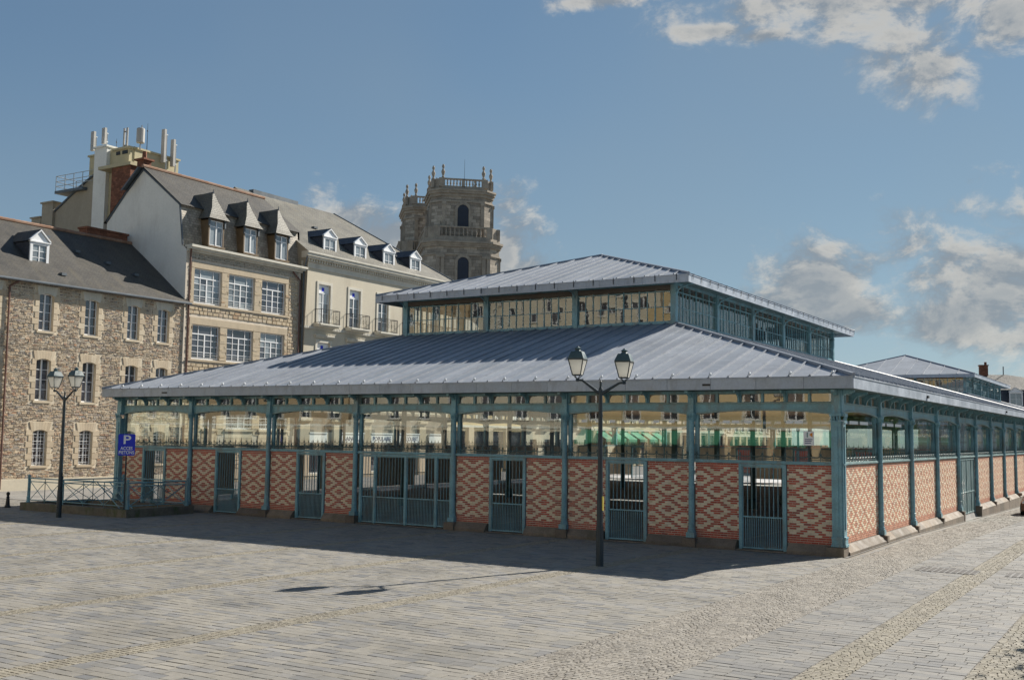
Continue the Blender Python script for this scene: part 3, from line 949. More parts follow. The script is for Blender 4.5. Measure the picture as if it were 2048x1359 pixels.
def bay(root, F, w, kind, singles=(False, False), stickers=(), detail=True):
    """one bay in frame F, u from 0 to w between column axes; kind: door, gate, wall, panel"""
    c = w / 2
    if kind == 'door':
        brick_panel(root, F, 0.11, c - 0.74, singles[0]); brick_panel(root, F, c + 0.74, w - 0.11, singles[1])
        gate(root, F, c - 0.68, c + 0.68)
    elif kind == 'gate': gate(root, F, 0.24, w - 0.03, [0.26, 0.94, 2.37, 3.73, 4.40])
    elif kind == 'wall': brick_panel(root, F, 0.11, w - 0.11, red='brick_salmon')
    elif kind == 'panel':
        b = MB(); b.fbox(F, 0.25, w - 0.25, 0.0, ZB, -0.06, -0.02)
        dr = b.build('metal_door', 'iron_dark', root)
        s = MB()
        for u in (0.28, 1.1, w / 2 - 0.03, w - 1.2, w - 0.34): s.fbox(F, u, u + 0.06, 0.0, ZB - 0.02, -0.02, 0.01)
        for v in (0.02, 0.98, 2.48): s.fbox(F, 0.26, w - 0.26, v, v + 0.05, -0.02, 0.006)
        s.build('door_frame', 'iron_pale', dr)
        brick_panel(root, F, 0.11, 0.24); brick_panel(root, F, w - 0.24, w - 0.11)
    # coping beam
    b = MB()
    b.fbox(F, 0.10, w - 0.10, ZB + 0.002, ZC, -0.2, 0.03); b.fbox(F, 0.10, w - 0.10, ZB + 0.03, ZC - 0.03, 0.03, 0.05)
    b.build('coping', 'iron' if kind in ('door', 'gate') else 'iron_pale', root)
    # cresting
    b = MB()
    for z in (ZC + 0.05, ZC + 0.13): b.fbox(F, 0.12, w - 0.12, z - 0.009, z + 0.009, 0.0, 0.016)
    cr = b.build('cresting_rail', 'iron_dark', root)
    n = round((w - 0.3) / 0.35)
    ang = math.atan2(F.U.y, F.U.x)
    for i in range(n + 1):
        u = 0.15 + (w - 0.3) * i / n
        place('crest_spike', SPIKE[i % 4 == 0], cr, loc=F.P(u, ZC, 0.008), rot=(0, 0, ang))
    # jambs, arched spandrel, transom
    b = MB()
    b.fbox(F, 0.09, 0.20, ZC, 4.2, -0.14, -0.03); b.fbox(F, w - 0.20, w - 0.09, ZC, 4.2, -0.14, -0.03)
    top = arc_pts(0.095, w - 0.095, 4.20, 0.13, 12)
    for (a, va), (e, ve) in zip(top, top[1:]):
        b.fprism(F, [(a, va), (e, ve), (e, 4.37), (a, 4.37)], -0.1, 0.0)
        b.fprism(F, [(a, va - 0.028), (e, ve - 0.028), (e, ve + 0.02), (a, va + 0.02)], -0.06, 0.035, 1)
    b.fbox(F, 0.095, w - 0.095, 4.372, 4.405, -0.1, 0.04, 1)
    b.fbox(F, 0.095, w - 0.095, 4.69, 4.765, -0.1, 0.012)
    for k in range(7):
        u = 0.1 + (w - 0.2) * k / 6
        hw = 0.055 if k in (2, 4) else 0.038
        b.fbox(F, u - hw, u + hw, 4.405, 4.69, -0.09, 0.01)
    for k in range(6):
        a, e = 0.1 + (w - 0.2) * k / 6 + 0.055, 0.1 + (w - 0.2) * (k + 1) / 6 - 0.055
        b.fbox(F, a, e, 4.405, 4.43, -0.07, -0.012, 1); b.fbox(F, a, e, 4.665, 4.69, -0.07, -0.012, 1)
    sp = b.build('arched_spandrel', ['iron', 'iron_pale'], root)
    for k in range(6):
        a, e = 0.1 + (w - 0.2) * k / 6 + 0.045, 0.1 + (w - 0.2) * (k + 1) / 6 - 0.045
        fpane(sp, F, a, e, 4.42, 4.68, -0.05, 'hall_glass')
    for k in (2, 4):
        b = MB(); console(F, 0.1 + (w - 0.2) * k / 6, 4.38, 4.76, 0.46, 0.05, 0, b)
        b.build('eave_bracket', 'iron', root)
    gl = fpane(root, F, 0.2, w - 0.2, ZC, 4.2, -0.10, 'hall_glass', 'glass_pane')
    for (u, v, sw, sh) in stickers: fpiece(root, 'sticker', F, u, u + sw, v, v + sh, -0.098, -0.094, 'sign_white')
    return gl


def facade_frame(side, i):
    if side == 'front': return Fac((XL + i * BF, 0, 0), (1, 0, 0), (0, -1, 0)), BF
    if side == 'right': return Fac((0, i * BS, 0), (0, 1, 0), (1, 0, 0)), BS
    if side == 'left': return Fac((XL, YB - i * BS, 0), (0, -1, 0), (-1, 0, 0)), BS
    return Fac((-i * BF, YB, 0), (-1, 0, 0), (0, 1, 0)), BF


hall = thing('market_hall', (XL / 2, YB / 2, 0), 'iron and glass market hall with red and cream diamond brick and stepped zinc roof', 'market hall')
COLM = {}
for side in ('front', 'right', 'left', 'back'):
    n = NB if side in ('front', 'back') else NS
    for i in range(n):
        F, w = facade_frame(side, i)
        kind = {'front': 'gate' if i == 3 else 'door', 'right': 'panel' if i == 4 else 'wall', 'left': 'door', 'back': 'door'}[side]
        st = []
        if side == 'front' and i == 6: st = [(4.5 + a, 3.785, b - a, 0.085) for a, b in ((-4.16, -3.93), (-3.87, -3.75), (-3.53, -3.30), (-3.23, -3.0), (-2.84, -2.60), (-1.54, -1.33), (-1.29, -1.04))]
        if side == 'front' and i == 5: st = [(0.55 + 0.52 * k, 3.785, 0.2, 0.085) for k in range(7)]
        if side == 'right' and i in (0, 1): st = [(0.45 + 1.27 * k, 3.80, 1.0, 0.10) for k in range(3)]
        bay(hall, F, w, kind, (side == 'front' and i == 6, side == 'front' and i == 6), st)
    for i in range(n + 1):
        F, w = facade_frame(side, i)
        corner = i in (0, n)
        if side in ('front', 'back') or not corner:
            if corner:
                b = column_mesh(F, True)
                F2 = Fac(F.O, F.N, F.U * (1 if i == n else -1))
                b2 = column_mesh(F2, True)
                off = len(b.v); b.v += b2.v; b.f += [tuple(k + off for k in f) for f in b2.f]; b.m += b2.m; b.uv += b2.uv
                b.build('corner_pier', 'iron', hall)
            else: column_mesh(F).build('column', 'iron', hall, smooth=False)

# thresholds under the gates
for side, n in (('front', NB), ('left', NS)):
    for i in range(n):
        F, w = facade_frame(side, i)
        b = MB()
        if side == 'front' and i == 3: b.stone(F, 0.24, w - 0.24, -0.02, 0.035, -0.3, 0.22, 0.01)
        else: b.stone(F, w / 2 - 0.77, w / 2 + 0.77, -0.02, 0.035, -0.3, 0.22, 0.01)
        b.build('threshold', 'granite', hall)

# stone plinth
def plinth(F, u0, u1, zt, reach, low=-0.02, pedestal=()):
    u = u0
    while u < u1 - 0.05:
        L = min(random.uniform(1.1, 1.5), u1 - u)
        if u1 - (u + L) < 0.4: L = u1 - u
        b = MB()
        a, e = u + 0.004, u + L - 0.004
        v0 = low
        pr = [(-0.24, v0), (reach, v0), (reach, zt - 0.20), (0.06, zt), (-0.24, zt)]
        n = len(pr); k0 = len(b.v)
        for uu in (a, e):
            for d, v in pr: b.v.append(tuple(F.P(uu, v, d)))
        for i in range(n):
            k = (i + 1) % n
            b.f.append((k0 + i, k0 + k, k0 + n + k, k0 + n + i)); b.m.append(0); b.uv.append(None)
        b.f.append(tuple(k0 + i for i in range(n))); b.f.append(tuple(k0 + n + i for i in reversed(range(n))))
        b.m += [0, 0]; b.uv += [None, None]
        b.build('plinth_stone', 'granite', hall)
        u += L


for i in range(NB):
    F, w = facade_frame('front', i)
    if i != 3:
        plinth(F, 0.16, w / 2 - 0.78, 0.285, 0.24); plinth(F, w / 2 + 0.78, w - 0.16, 0.285, 0.24)
for i in range(NB + 1):
    F, w = facade_frame('front', i)
    b = MB(); b.stone(F, -0.22 if i < NB else -0.30, 0.22, -0.02, 0.268, -0.2, 0.30, 0.012)
    b.build('plinth_stone', 'granite', hall)
for i in range(NS):
    F, w = facade_frame('right', i)
    if i == 4: continue
    lo = gz(1, (i + 1) * BS) - 0.1
    b = 0.20 if i in (0,) else 0.16
    plinth(F, 0.2 if i == 0 else (0.005 if i != 5 else 0.16), w - 0.005 if i != 3 else w - 0.16, 0.285, 0.26, lo)
for i in range(1, NS):
    F, w = facade_frame('right', i)
    b = MB(); b.stone(F, -0.15, 0.15, (gz(1, (i + 0.5) * BS) - 0.1) if i in (4, 5) else 0.03, 0.268, -0.2, 0.28, 0.02)
    b.build('plinth_stone', 'granite', hall)

# eaves: soffit, fascia panels
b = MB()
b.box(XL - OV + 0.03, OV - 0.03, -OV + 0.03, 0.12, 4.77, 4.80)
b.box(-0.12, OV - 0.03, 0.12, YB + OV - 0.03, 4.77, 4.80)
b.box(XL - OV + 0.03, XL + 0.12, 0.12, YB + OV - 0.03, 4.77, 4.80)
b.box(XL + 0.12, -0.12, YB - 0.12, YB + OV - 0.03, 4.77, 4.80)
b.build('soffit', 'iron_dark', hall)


def fascia(F, L, z0, z1, step, root, back=0.03):
    n = max(1, round(L / step))
    for i in range(n):
        a, e = L * i / n + 0.004, L * (i + 1) / n - 0.004
        fb = MB(); fb.fbox(F, a, e, z0, z1 - 0.03, -back, 0.0); fb.fbox(F, a, e, z1 - 0.03, z1, -back - 0.02, 0.02)
        fb.build('fascia_panel', 'zinc_fascia', root)


fascia(Fac((XL - OV, -OV, 0), (1, 0, 0), (0, -1, 0)), -XL + 2 * OV, ZFB, ZFT, 1.45, hall)
fascia(Fac((OV, -OV + 0.031, 0), (0, 1, 0), (1, 0, 0)), YB + 2 * OV - 0.062, ZFB, ZFT, 1.45, hall)
fascia(Fac((XL - OV, YB + OV - 0.031, 0), (0, -1, 0), (-1, 0, 0)), YB + 2 * OV - 0.062, ZFB, ZFT, 2.9, hall)
fascia(Fac((OV, YB + OV, 0), (-1, 0, 0), (0, 1, 0)), -XL + 2 * OV, ZFB, ZFT, 2.9, hall)
b = MB()
for x, L in ((-28.2, 0.3), (-3.9, 0.25)): b.box(x, x + L, -OV - 0.02, -OV, 4.90, 4.96)
for yy in (9.8, 31.0): b.box(OV, OV + 0.06, yy, yy + 0.2, 4.88, 4.97)
b.build('floodlight', 'black_iron', hall)


# zinc roofs with standing seams, each tray and each seam a piece of its own
def seam_mesh():
    m_ = MB(); m_.box(0, 1, -0.022, 0.022, 0, 0.055)
    return m_.mesh('seam', ['zinc'])


SEAM = seam_mesh()
KNOB = MB(); KNOB.lathe((0, 0, 0), [(0.02, 0), (0.05, 0.03), (0.055, 0.07), (0.03, 0.11)], 8)
KNOB = KNOB.mesh('seam_cap', ['white_paint'])


def slope(root, e0, e1, t0, t1, pitch, name, caps=0, thick=0.05, seams=True):
    """roof slope with eave e0-e1 and top t0-t1 (level edges), trays running up the fall"""
    e0, e1, t0, t1 = map(Vector, (e0, e1, t0, t1))
    U = (e1 - e0).normalized(); L = (e1 - e0).length
    flat = Vector((-U.y, U.x, 0))
    run = (t0 - e0).dot(flat); rise = t0.z - e0.z
    a0 = (t0 - e0).dot(U); a1 = (t1 - e0).dot(U)
    n = round(L / pitch); st = L / n

    def hgt(u):
        f = 1.0
        if u < a0: f = min(f, u / a0)
        if u > a1: f = min(f, (L - u) / (L - a1))
        return max(0.0, f)

    def pt(u, f): return e0 + U * u + flat * (run * f) + Z * (rise * f)
    base = MB()
    base.face([e0 - Z * 0.12, e1 - Z * 0.12, t1 - Z * 0.12, t0 - Z * 0.12])
    rf = base.build(name, 'wood', root)
    for i in range(n):
        u0, u1 = st * i, st * (i + 1)
        cuts = sorted({u0, u1, *[a for a in (a0, a1) if u0 < a < u1]})
        pts = [pt(u0, 0), pt(u1, 0)] + [pt(u, hgt(u)) for u in reversed(cuts)]
        q = []
        for p_ in pts:
            if not q or (p_ - q[-1]).length > 1e-4: q.append(p_)
        if len(q) > 2 and (q[0] - q[-1]).length < 1e-4: q.pop()
        if len(q) < 3: continue
        m_ = MB(); m_.roof(q)
        m_.build('zinc_tray', 'zinc', rf)
    if seams:
        sl = math.atan2(rise, run)
        d = (flat * run + Z * rise).normalized()
        side = d.cross(U) if d.cross(U).z > 0 else U.cross(d)
        for i in range(1, n):
            u = st * i
            f = hgt(u)
            if f < 0.02: continue
            ln = math.hypot(run, rise) * f
            o = pt(u, 0)
            w = side.cross(d)
            place('seam', SEAM, rf, mat=Matrix(((d.x * ln, w.x, side.x, o.x), (d.y * ln, w.y, side.y, o.y), (d.z * ln, w.z, side.z, o.z), (0, 0, 0, 1))))
            if caps and i % 2 == 0: place('seam_cap', KNOB, rf, loc=o + d * 0.12 + Z * 0.03, scale=(caps,) * 3)
    # hip rolls
    return rf


def ring_roof(root, x0, x1, y0, y1, z0, X0, X1, Y0, Y1, z1, pitch, caps=0, seams=True, hips=True):
    slope(root, (x0, y0, z0), (x1, y0, z0), (X0, Y0, z1), (X1, Y0, z1), pitch, 'roof_slope', caps, seams=seams)
    slope(root, (x1, y0, z0), (x1, y1, z0), (X1, Y0, z1), (X1, Y1, z1), pitch, 'roof_slope', 0, seams=seams)
    slope(root, (x1, y1, z0), (x0, y1, z0), (X1, Y1, z1), (X0, Y1, z1), pitch * 2, 'roof_slope', 0, seams=False)
    slope(root, (x0, y1, z0), (x0, y0, z0), (X0, Y1, z1), (X0, Y0, z1), pitch * (1 if seams else 2), 'roof_slope', 0, seams=seams)
    if hips:
        for a, c in (((x0, y0), (X0, Y0)), ((x1, y0), (X1, Y0)), ((x1, y1), (X1, Y1)), ((x0, y1), (X0, Y1))):
            h = MB(); h.tube((*a, z0 + 0.02), (*c, z1 + 0.02), 0.07, n=6); h.build('hip_roll', 'zinc', root)
        if abs(X0 - X1) < 0.2 or abs(Y0 - Y1) < 0.2: h = MB(); h.tube((X0, Y0, z1 + 0.02), (X1, Y1, z1 + 0.02), 0.08, n=6); h.build('ridge_roll', 'zinc', root)


def lantern(root, oy, full):
    y0, y1 = LY0 + oy, LY1 + oy
    le = 1.05
    frames = [(Fac((LX0, y0, 0), (1, 0, 0), (0, -1, 0)), 3, (LX1 - LX0) / 3), (Fac((LX1, y0, 0), (0, 1, 0), (1, 0, 0)), LYN, LYS),
              (Fac((LX1, y1, 0), (-1, 0, 0), (0, 1, 0)), 3, (LX1 - LX0) / 3), (Fac((LX0, y1, 0), (0, -1, 0), (-1, 0, 0)), LYN, LYS)]
    for F, n, w in frames:
        for i in range(n):
            G = Fac(F.P(i * w, 0, 0), F.U, F.N)
            b = MB()
            b.fbox(G, 0.13, w - 0.13, LZ0 - 0.05, LZ0 + 0.07, -0.07, 0.06)
            b.fbox(G, 0.13, w - 0.13, 9.27, 9.31, -0.05, 0.03); b.fbox(G, 0.13, w - 0.13, 8.64, 8.67, -0.04, 0.02)
            b.fbox(G, 0.13, w - 0.13, 9.56, 9.66, -0.06, 0.04)
            for k in range(1, 12):
                u = 0.13 + (w - 0.26) * k / 12
                if k % 2 == 0: b.fbox(G, u - 0.022, u + 0.022, LZ0 + 0.07, 9.56, -0.045, 0.028)
                else: b.fbox(G, u - 0.013, u + 0.013, LZ0 + 0.07, 9.27, -0.03, 0.018)
            gf = b.build('glazing_frame', 'iron', root)
            rows = ((LZ0 + 0.07, 8.64, 12), (8.67, 9.27, 12), (9.31, 9.56, 6))
            for v0, v1, nn in rows:
                if not full: nn = 1
                for k in range(nn):
                    a, e = 0.13 + (w - 0.26) * k / nn, 0.13 + (w - 0.26) * (k + 1) / nn
                    pn = fpane(gf, G, a, e, v0, v1, random.uniform(-0.006, 0.006), 'lantern_glass')
                    tilt = Matrix.Rotation(random.gauss(0, 0.006), 4, 'Z') @ Matrix.Rotation(random.gauss(0, 0.006), 4, 'X' if abs(G.U.x) > 0.5 else 'Y')
                    o_ = Matrix.Translation(G.P((a + e) / 2, (v0 + v1) / 2)); pn.matrix_basis = o_ @ tilt @ o_.inverted() @ pn.matrix_basis
        for i in range(n + 1):
            G = Fac(F.P(i * w, 0, 0), F.U, F.N)
            if i == n: continue
            b = MB()
            b.fbox(G, -0.125, 0.125, LZ0 - 0.3, 9.66, -0.12, 0.10)
            b.fbox(G, -0.145, 0.145, 9.20, 9.24, -0.12, 0.12)
            pts = [G.P(0, 9.18 + 0.38 * math.sin(a), 0.1 + 0.9 * (1 - math.cos(a))) for a in [k * math.pi / 2 / 7 for k in range(8)]]
            b.path(pts, 0.035, 6)
            b.build('lantern_post', 'iron', root)
    x0, x1, a0, a1 = LX0 - le, LX1 + le, y0 - le, y1 + le
    b = MB()
    b.box(x0 + 0.04, x1 - 0.04, a0 + 0.04, y0 + 0.15, 9.66, 9.69); b.box(x0 + 0.04, x1 - 0.04, y1 - 0.15, a1 - 0.04, 9.66, 9.69)
    b.box(x0 + 0.04, LX0 + 0.15, y0 + 0.15, y1 - 0.15, 9.66, 9.69); b.box(LX1 - 0.15, x1 - 0.04, y0 + 0.15, y1 - 0.15, 9.66, 9.69)
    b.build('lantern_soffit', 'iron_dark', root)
    zf0, zf1 = 9.47, 9.79
    fascia(Fac((x0, a0, 0), (1, 0, 0), (0, -1, 0)), x1 - x0, zf0, zf1, 2.0, root)
    fascia(Fac((x1, a0 + 0.031, 0), (0, 1, 0), (1, 0, 0)), a1 - a0 - 0.062, zf0, zf1, 2.0, root)
    fascia(Fac((x0, a1 - 0.031, 0), (0, -1, 0), (-1, 0, 0)), a1 - a0 - 0.062, zf0, zf1, 4.0, root)
    fascia(Fac((x1, a1, 0), (-1, 0, 0), (0, 1, 0)), x1 - x0, zf0, zf1, 4.0, root)
    rr = (x1 - x0) / 2
    xm = (x0 + x1) / 2
    zr = 12.3
    ring_roof(root, x0, x1, a0, a1, zf1, xm, xm, a0 + rr, a1 - rr, zr, 0.62 if full else 1.6)
    if full:
        hk = MB()
        n = round((x1 - x0) / 0.93)
        for i in range(n):
            u = x0 + 0.4 + i * 0.93
            hk.box(u, u + 0.03, a0 - 0.03, a0 - 0.022, 9.56, 9.83)
        n = round((a1 - a0) / 0.93)
        for i in range(n):
            u = a0 + 0.4 + i * 0.93
            hk.box(x1 + 0.022, x1 + 0.03, u, u + 0.03, 9.60, 9.83)
        hk.build('gutter_hooks', 'black_iron', root)


ring_roof(hall, XL - OV, OV, -OV, YB + OV, ZFT + 0.01, LX0, LX1, LY0, LY1, LZ0 - 0.04, 0.62, caps=0.9)
lantern(hall, 0, True)
# columns under the lantern, tie beams
for i in range(LYN + 1):
    for x in (LX0, LX1):
        b = MB(); yy = LY0 + i * LYS
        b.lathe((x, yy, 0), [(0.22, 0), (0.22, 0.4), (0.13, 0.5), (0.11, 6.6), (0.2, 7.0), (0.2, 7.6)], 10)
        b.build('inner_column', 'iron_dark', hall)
b = MB()
for i in range(LYN + 1):
    yy = LY0 + i * LYS
    b.box(LX0, LX1, yy - 0.06, yy + 0.06, 9.35, 9.55)
    b.box(LX0, LX1, yy - 0.05, yy + 0.05, 7.2, 7.4)
    if 1 < i < LYN - 1:
        for s in (-1, 1): b.tube(((LX0 + LX1) / 2, yy, 11.8), ((LX0 + LX1) / 2 + s * 6.6, yy, 9.6), 0.06, n=5)
b.build('roof_truss', 'plaster_dark', hall)
b = MB()
for k in range(12):
    x = -28 + k * 2.4
    b.face([(x, 3, 0.006), (x + 0.12, 3, 0.006), (x + 0.12, 8, 0.006), (x, 8, 0.006)])
for k in range(3): b.face([(-30, 12 + 6 * k, 0.006), (-3, 12 + 6 * k, 0.006), (-3, 12.12 + 6 * k, 0.006), (-30, 12.12 + 6 * k, 0.006)])
b.build('floor_marking', 'white_line', hall)

# ------------------------------------------------------------------ second pavilion further along
OY2 = 70.4
hall2 = thing('market_hall', (XL / 2, OY2 + YB / 2, 0), 'farther twin market hall whose grey hipped lantern roof rises behind the near eave', 'market hall')
ring_roof(hall2, XL - OV, OV, OY2 - OV, OY2 + YB - 7 + OV, ZFT + 0.01, LX0, LX1, LY0 + OY2, LY1 + OY2, LZ0 - 0.04, 2.0, seams=False)
lantern(hall2, OY2, False)
b = MB()
for a, c in (((XL, OY2), (0, OY2)), ((0, OY2), (0, OY2 + YB - 7)), ((XL, OY2 + YB - 7), (XL, OY2))):
    pass
b.box(XL, 0, OY2, OY2 + 0.2, -0.8, 2.6); b.box(-0.2, 0, OY2 + 0.2, OY2 + YB - 7, -1.5, 2.6); b.box(XL, XL + 0.2, OY2 + 0.2, OY2 + YB - 7, 0, 2.6)
b.build('brick_wall', 'brick_red', hall2)
for i in range(NB + 1):
    b = MB(); b.lathe((XL + i * BF, OY2, 0), [(0.12, -0.5), (0.1, 4.0), (0.2, 4.2), (0.15, 4.8)], 8); b.build('column', 'iron', hall2)
fascia(Fac((XL - OV, OY2 - OV, 0), (1, 0, 0), (0, -1, 0)), -XL + 2 * OV, ZFB, ZFT, 4.5, hall2)
fascia(Fac((OV, OY2 - OV + 0.031, 0), (0, 1, 0), (1, 0, 0)), YB - 7 + 2 * OV - 0.062, ZFB, ZFT, 4.5, hall2)
# ------------------------------------------------------------------ row of houses beyond the hall
XF = -45.0
HF = Fac((XF, 0, 0), (0, 1, 0), (1, 0, 0))      # u = y, v = z, d = x + 45


def rubble(F, u0, u1, v0, v1, holes, wall, n_single=300):
    """coursed rubble: every stone its own block, the largest as single objects"""
    st = []
    v = v0
    while v < v1 - 0.03:
        h = random.choice((0.05, 0.06, 0.07, 0.08, 0.1, 0.12))
        h = min(h, v1 - v)
        u = u0 - random.uniform(0, 0.2)
        while u < u1:
            w = random.uniform(0.12, 0.34) * (1.25 if h < 0.08 else 1.0)
            a, b = max(u, u0), min(u + w, u1)
            hit = False
            for q in holes:
                if q[2] < v + h and q[3] > v and a < q[1] and b > q[0]:
                    hit = True
                    if a < q[0] - 0.06: st.append((a, q[0], v, v + h))
                    if b > q[1] + 0.06: st.append((q[1], b, v, v + h))
                    break
            if not hit and b - a > 0.05: st.append((a, b, v, v + h))
            u += w
        v += h
    st = [(a + 0.015, b - 0.015, c + 0.012, d - 0.012) for a, b, c, d in st if b - a > 0.05]
    vis = sorted([s for s in st if seen(F.P(s[0], s[2]), -5)], key=lambda s: -(s[1] - s[0]) * (s[3] - s[2]))
    big = set(vis[:n_single])
    js = MB()
    for s in st:
        out = random.uniform(0.008, 0.035)
        if s in big:
            m_ = MB(); m_.stone(F, *s, -0.03, out, 0.012, 0.008); m_.build('stone', 'rubble', wall)
        else: js.stone(F, *s, -0.03, out, 0.012, 0.008)
    js.build('stones', 'rubble', wall, kind='stuff')


def quoined(root, F, u0, u1, v0, v1, arch, lint='dressed', keepout=None):
    """dressed surround of alternating blocks, arched head of radiating stones, sill"""
    v = v0; k = 0
    while v < v1 - 0.02:
        h = min(0.33, v1 - v)
        w = 0.42 if k % 2 else 0.26
        for a, e in ((u0 - w, u0), (u1, u1 + w)):
            b = MB(); b.stone(F, a, e, v + 0.004, v + h - 0.004, -0.02, 0.03, 0.008); b.build('quoin', 'dressed', root)
        v += h; k += 1
    h = MB()
    n = 7
    for i in range(n):
        a, e = u0 - 0.1 + (u1 - u0 + 0.2) * i / n, u0 - 0.1 + (u1 - u0 + 0.2) * (i + 1) / n
        ta, te = a + (i - n / 2) * 0.035, e + (i + 1 - n / 2) * 0.035
        m0 = lambda u: v1 - arch * ((2 * (u - u0) / (u1 - u0) - 1) ** 2 if u0 <= u <= u1 else 1)
        h.fprism(F, [(a + 0.003, m0(a)), (e - 0.003, m0(e)), (te - 0.003, v1 + 0.42), (ta + 0.003, v1 + 0.42)], -0.25, 0.035)
    h.build('lintel', lint, root)
    s = MB(); s.stone(F, u0 - 0.12, u1 + 0.12, v0 - 0.14, v0, -0.2, 0.06, 0.01); s.build('sill', 'dressed', root)


def dormer(root, F, u0, u1, v0, v1, ped, back, cheek='slate_blue', face='white_paint', roofm='slate_blue', cols=2, rows=3, d0=0.0, glassm='pane_pale', over=0.12):
    """dormer: face frame with pediment, slated cheeks and little gable roof running back"""
    fr = 0.16
    b = MB()
    b.fbox(F, u0, u0 + fr, v0, v1, d0 - 0.1, d0); b.fbox(F, u1 - fr, u1, v0, v1, d0 - 0.1, d0)
    b.fbox(F, u0 + fr, u1 - fr, v1 - 0.16, v1, d0 - 0.1, d0); b.fbox(F, u0 + fr, u1 - fr, v0, v0 + 0.1, d0 - 0.1, d0 + 0.02)
    um = (u0 + u1) / 2
    b.fprism(F, [(u0 - 0.02, v1), (u1 + 0.02, v1), (um, v1 + ped)], d0 - 0.1, d0 - 0.02)
    b.fbox(F, u0 - 0.06, u1 + 0.06, v1 - 0.03, v1 + 0.03, d0 - 0.1, d0 + 0.06)
    for s in (-1, 1):
        e = u0 - 0.06 if s < 0 else u1 + 0.06
        b.fprism(F, [(e, v1 + 0.03), (um, v1 + ped + 0.03), (um, v1 + ped + 0.12), (e, v1 + 0.12)][:: (1 if s < 0 else -1)], d0 - 0.1, d0 + 0.06)
    dm = b.build('dormer', face, root)
    c = MB()
    c.roof([F.P(u0, v0, d0 - 0.1), F.P(u0, v0, d0 - back), F.P(u0, v1, d0 - back), F.P(u0, v1, d0 - 0.1)])
    c.roof([F.P(u1, v0, d0 - back), F.P(u1, v0, d0 - 0.1), F.P(u1, v1, d0 - 0.1), F.P(u1, v1, d0 - back)])
    c.build('dormer_cheek', cheek, dm)
    r = MB()
    vt = v1 + ped + 0.1
    for s in (-1, 1):
        e = u0 - 0.1 if s < 0 else u1 + 0.1
        p = [F.P(e, v1 + 0.02, d0 + 0.05), F.P(e, v1 + 0.02, d0 - back), F.P(um, vt + 0.04, d0 - back), F.P(um, vt + 0.04, d0 + 0.05)]
        r.roof(p if s > 0 else [p[1], p[0], p[3], p[2]])
    r.build('dormer_roof', roofm, dm)
    # window set in the dormer, one level down
    w = MB()
    a, e, lo, hi = u0 + fr, u1 - fr, v0 + 0.1, v1 - 0.16
    d = d0 - 0.07
    w.fbox(F, um - 0.03, um + 0.03, lo, hi, d - 0.01, d + 0.03)
    for k in range(rows + 1):
        v = lo + (hi - lo) * k / rows
        w.fbox(F, a, e, v - 0.018, v + 0.018, d - 0.01, d + 0.02)
    w.build('glazing_bars', face, dm)
    for i in range(2):
        for k in range(rows): fpane(dm, F, a + (e - a) * i / 2, a + (e - a) * (i + 1) / 2, lo + (hi - lo) * k / rows, lo + (hi - lo) * (k + 1) / rows, d, glassm)
    return dm


def ridge_tiles(root, p0, p1, mat='terracotta', step=0.4):
    p0, p1 = Vector(p0), Vector(p1)
    n = round((p1 - p0).length / step)
    b = MB()
    for i in range(n): b.tube(p0.lerp(p1, i / n), p0.lerp(p1, (i + 1.08) / n), 0.12, 0.135, 8)
    return b.build('ridge_tiles', mat, root, kind='stuff')


# ---- rubble stone house
SY0, SY1, SZE = -9.0, 14.985, 11.45
RX, RZ = -50.3, 15.65
sh = thing('stone_house', (XF - 3, 3, 0), 'three-storey rubble stone house with brown slate roof at the left edge', 'house')
cols_y = [(-4.4, -3.5), (-1.3, -0.4), (1.75, 2.65) if False else (1.55, 2.45), (4.83, 5.72), (7.77, 8.66), (10.72, 11.60), (12.97, 13.86)]
rows_z = [(1.33, 3.30, 0.12), (4.90, 7.22, 0.12), (8.77, 10.85, 0.12)]
wins = [(a, b, c, d, e) for a, b in cols_y for c, d, e in rows_z]
wall = MB()
wall_holes(wall, HF, SY0, SY1, 0.0, SZE, [w[:4] for w in wins], 0.3)
for q in ([(XF, SY0), (XF - 10.6, SY0)], [(XF - 10.6, SY0), (XF - 10.6, SY1)]):
    (x0, y0), (x1, y1) = q
    wall.face([(x0, y0, 0), (x1, y1, 0), (x1, y1, SZE), (x0, y0, SZE)])
wall.face([(XF, SY0, SZE), (XF - 10.6, SY0, SZE), (RX, SY0, RZ)])
for u in (1.0,): pass
w_sh = wall.build('wall', 'rubble_mortar', sh)
keep = []
for a, b, c, d, e in wins:
    keep += [(a - 0.34, b + 0.34, c - 0.14, d + 0.42)]
    arc = MB(); arch_fill(arc, HF, a, b, d, e, -0.28, -0.01); arc.build('arch_corner', 'dressed', sh)
    quoined(sh, HF, a, b, c, d, e, 'lintel_pale' if c > 8 else 'dressed')
    if a > -0.2: window(sh, HF, a + 0.01, b - 0.01, c, d, 2, 4 if c > 2 else 5, -0.2, glassm='pane_dark', bars=(4, 'white_paint', -0.08) if c < 2 else None)
    else: fpane(sh, HF, a, b, c, d, -0.2)
rubble(HF, 0.6, SY1, 0.62, SZE - 0.1, keep, w_sh)
b = MB(); b.fbox(HF, SY0, SY1, 0.0, 0.6, 0.0, 0.07); b.fbox(HF, SY0, SY1, 0.6, 0.64, 0.0, 0.04); b.build('plinth', 'render_cream', sh)
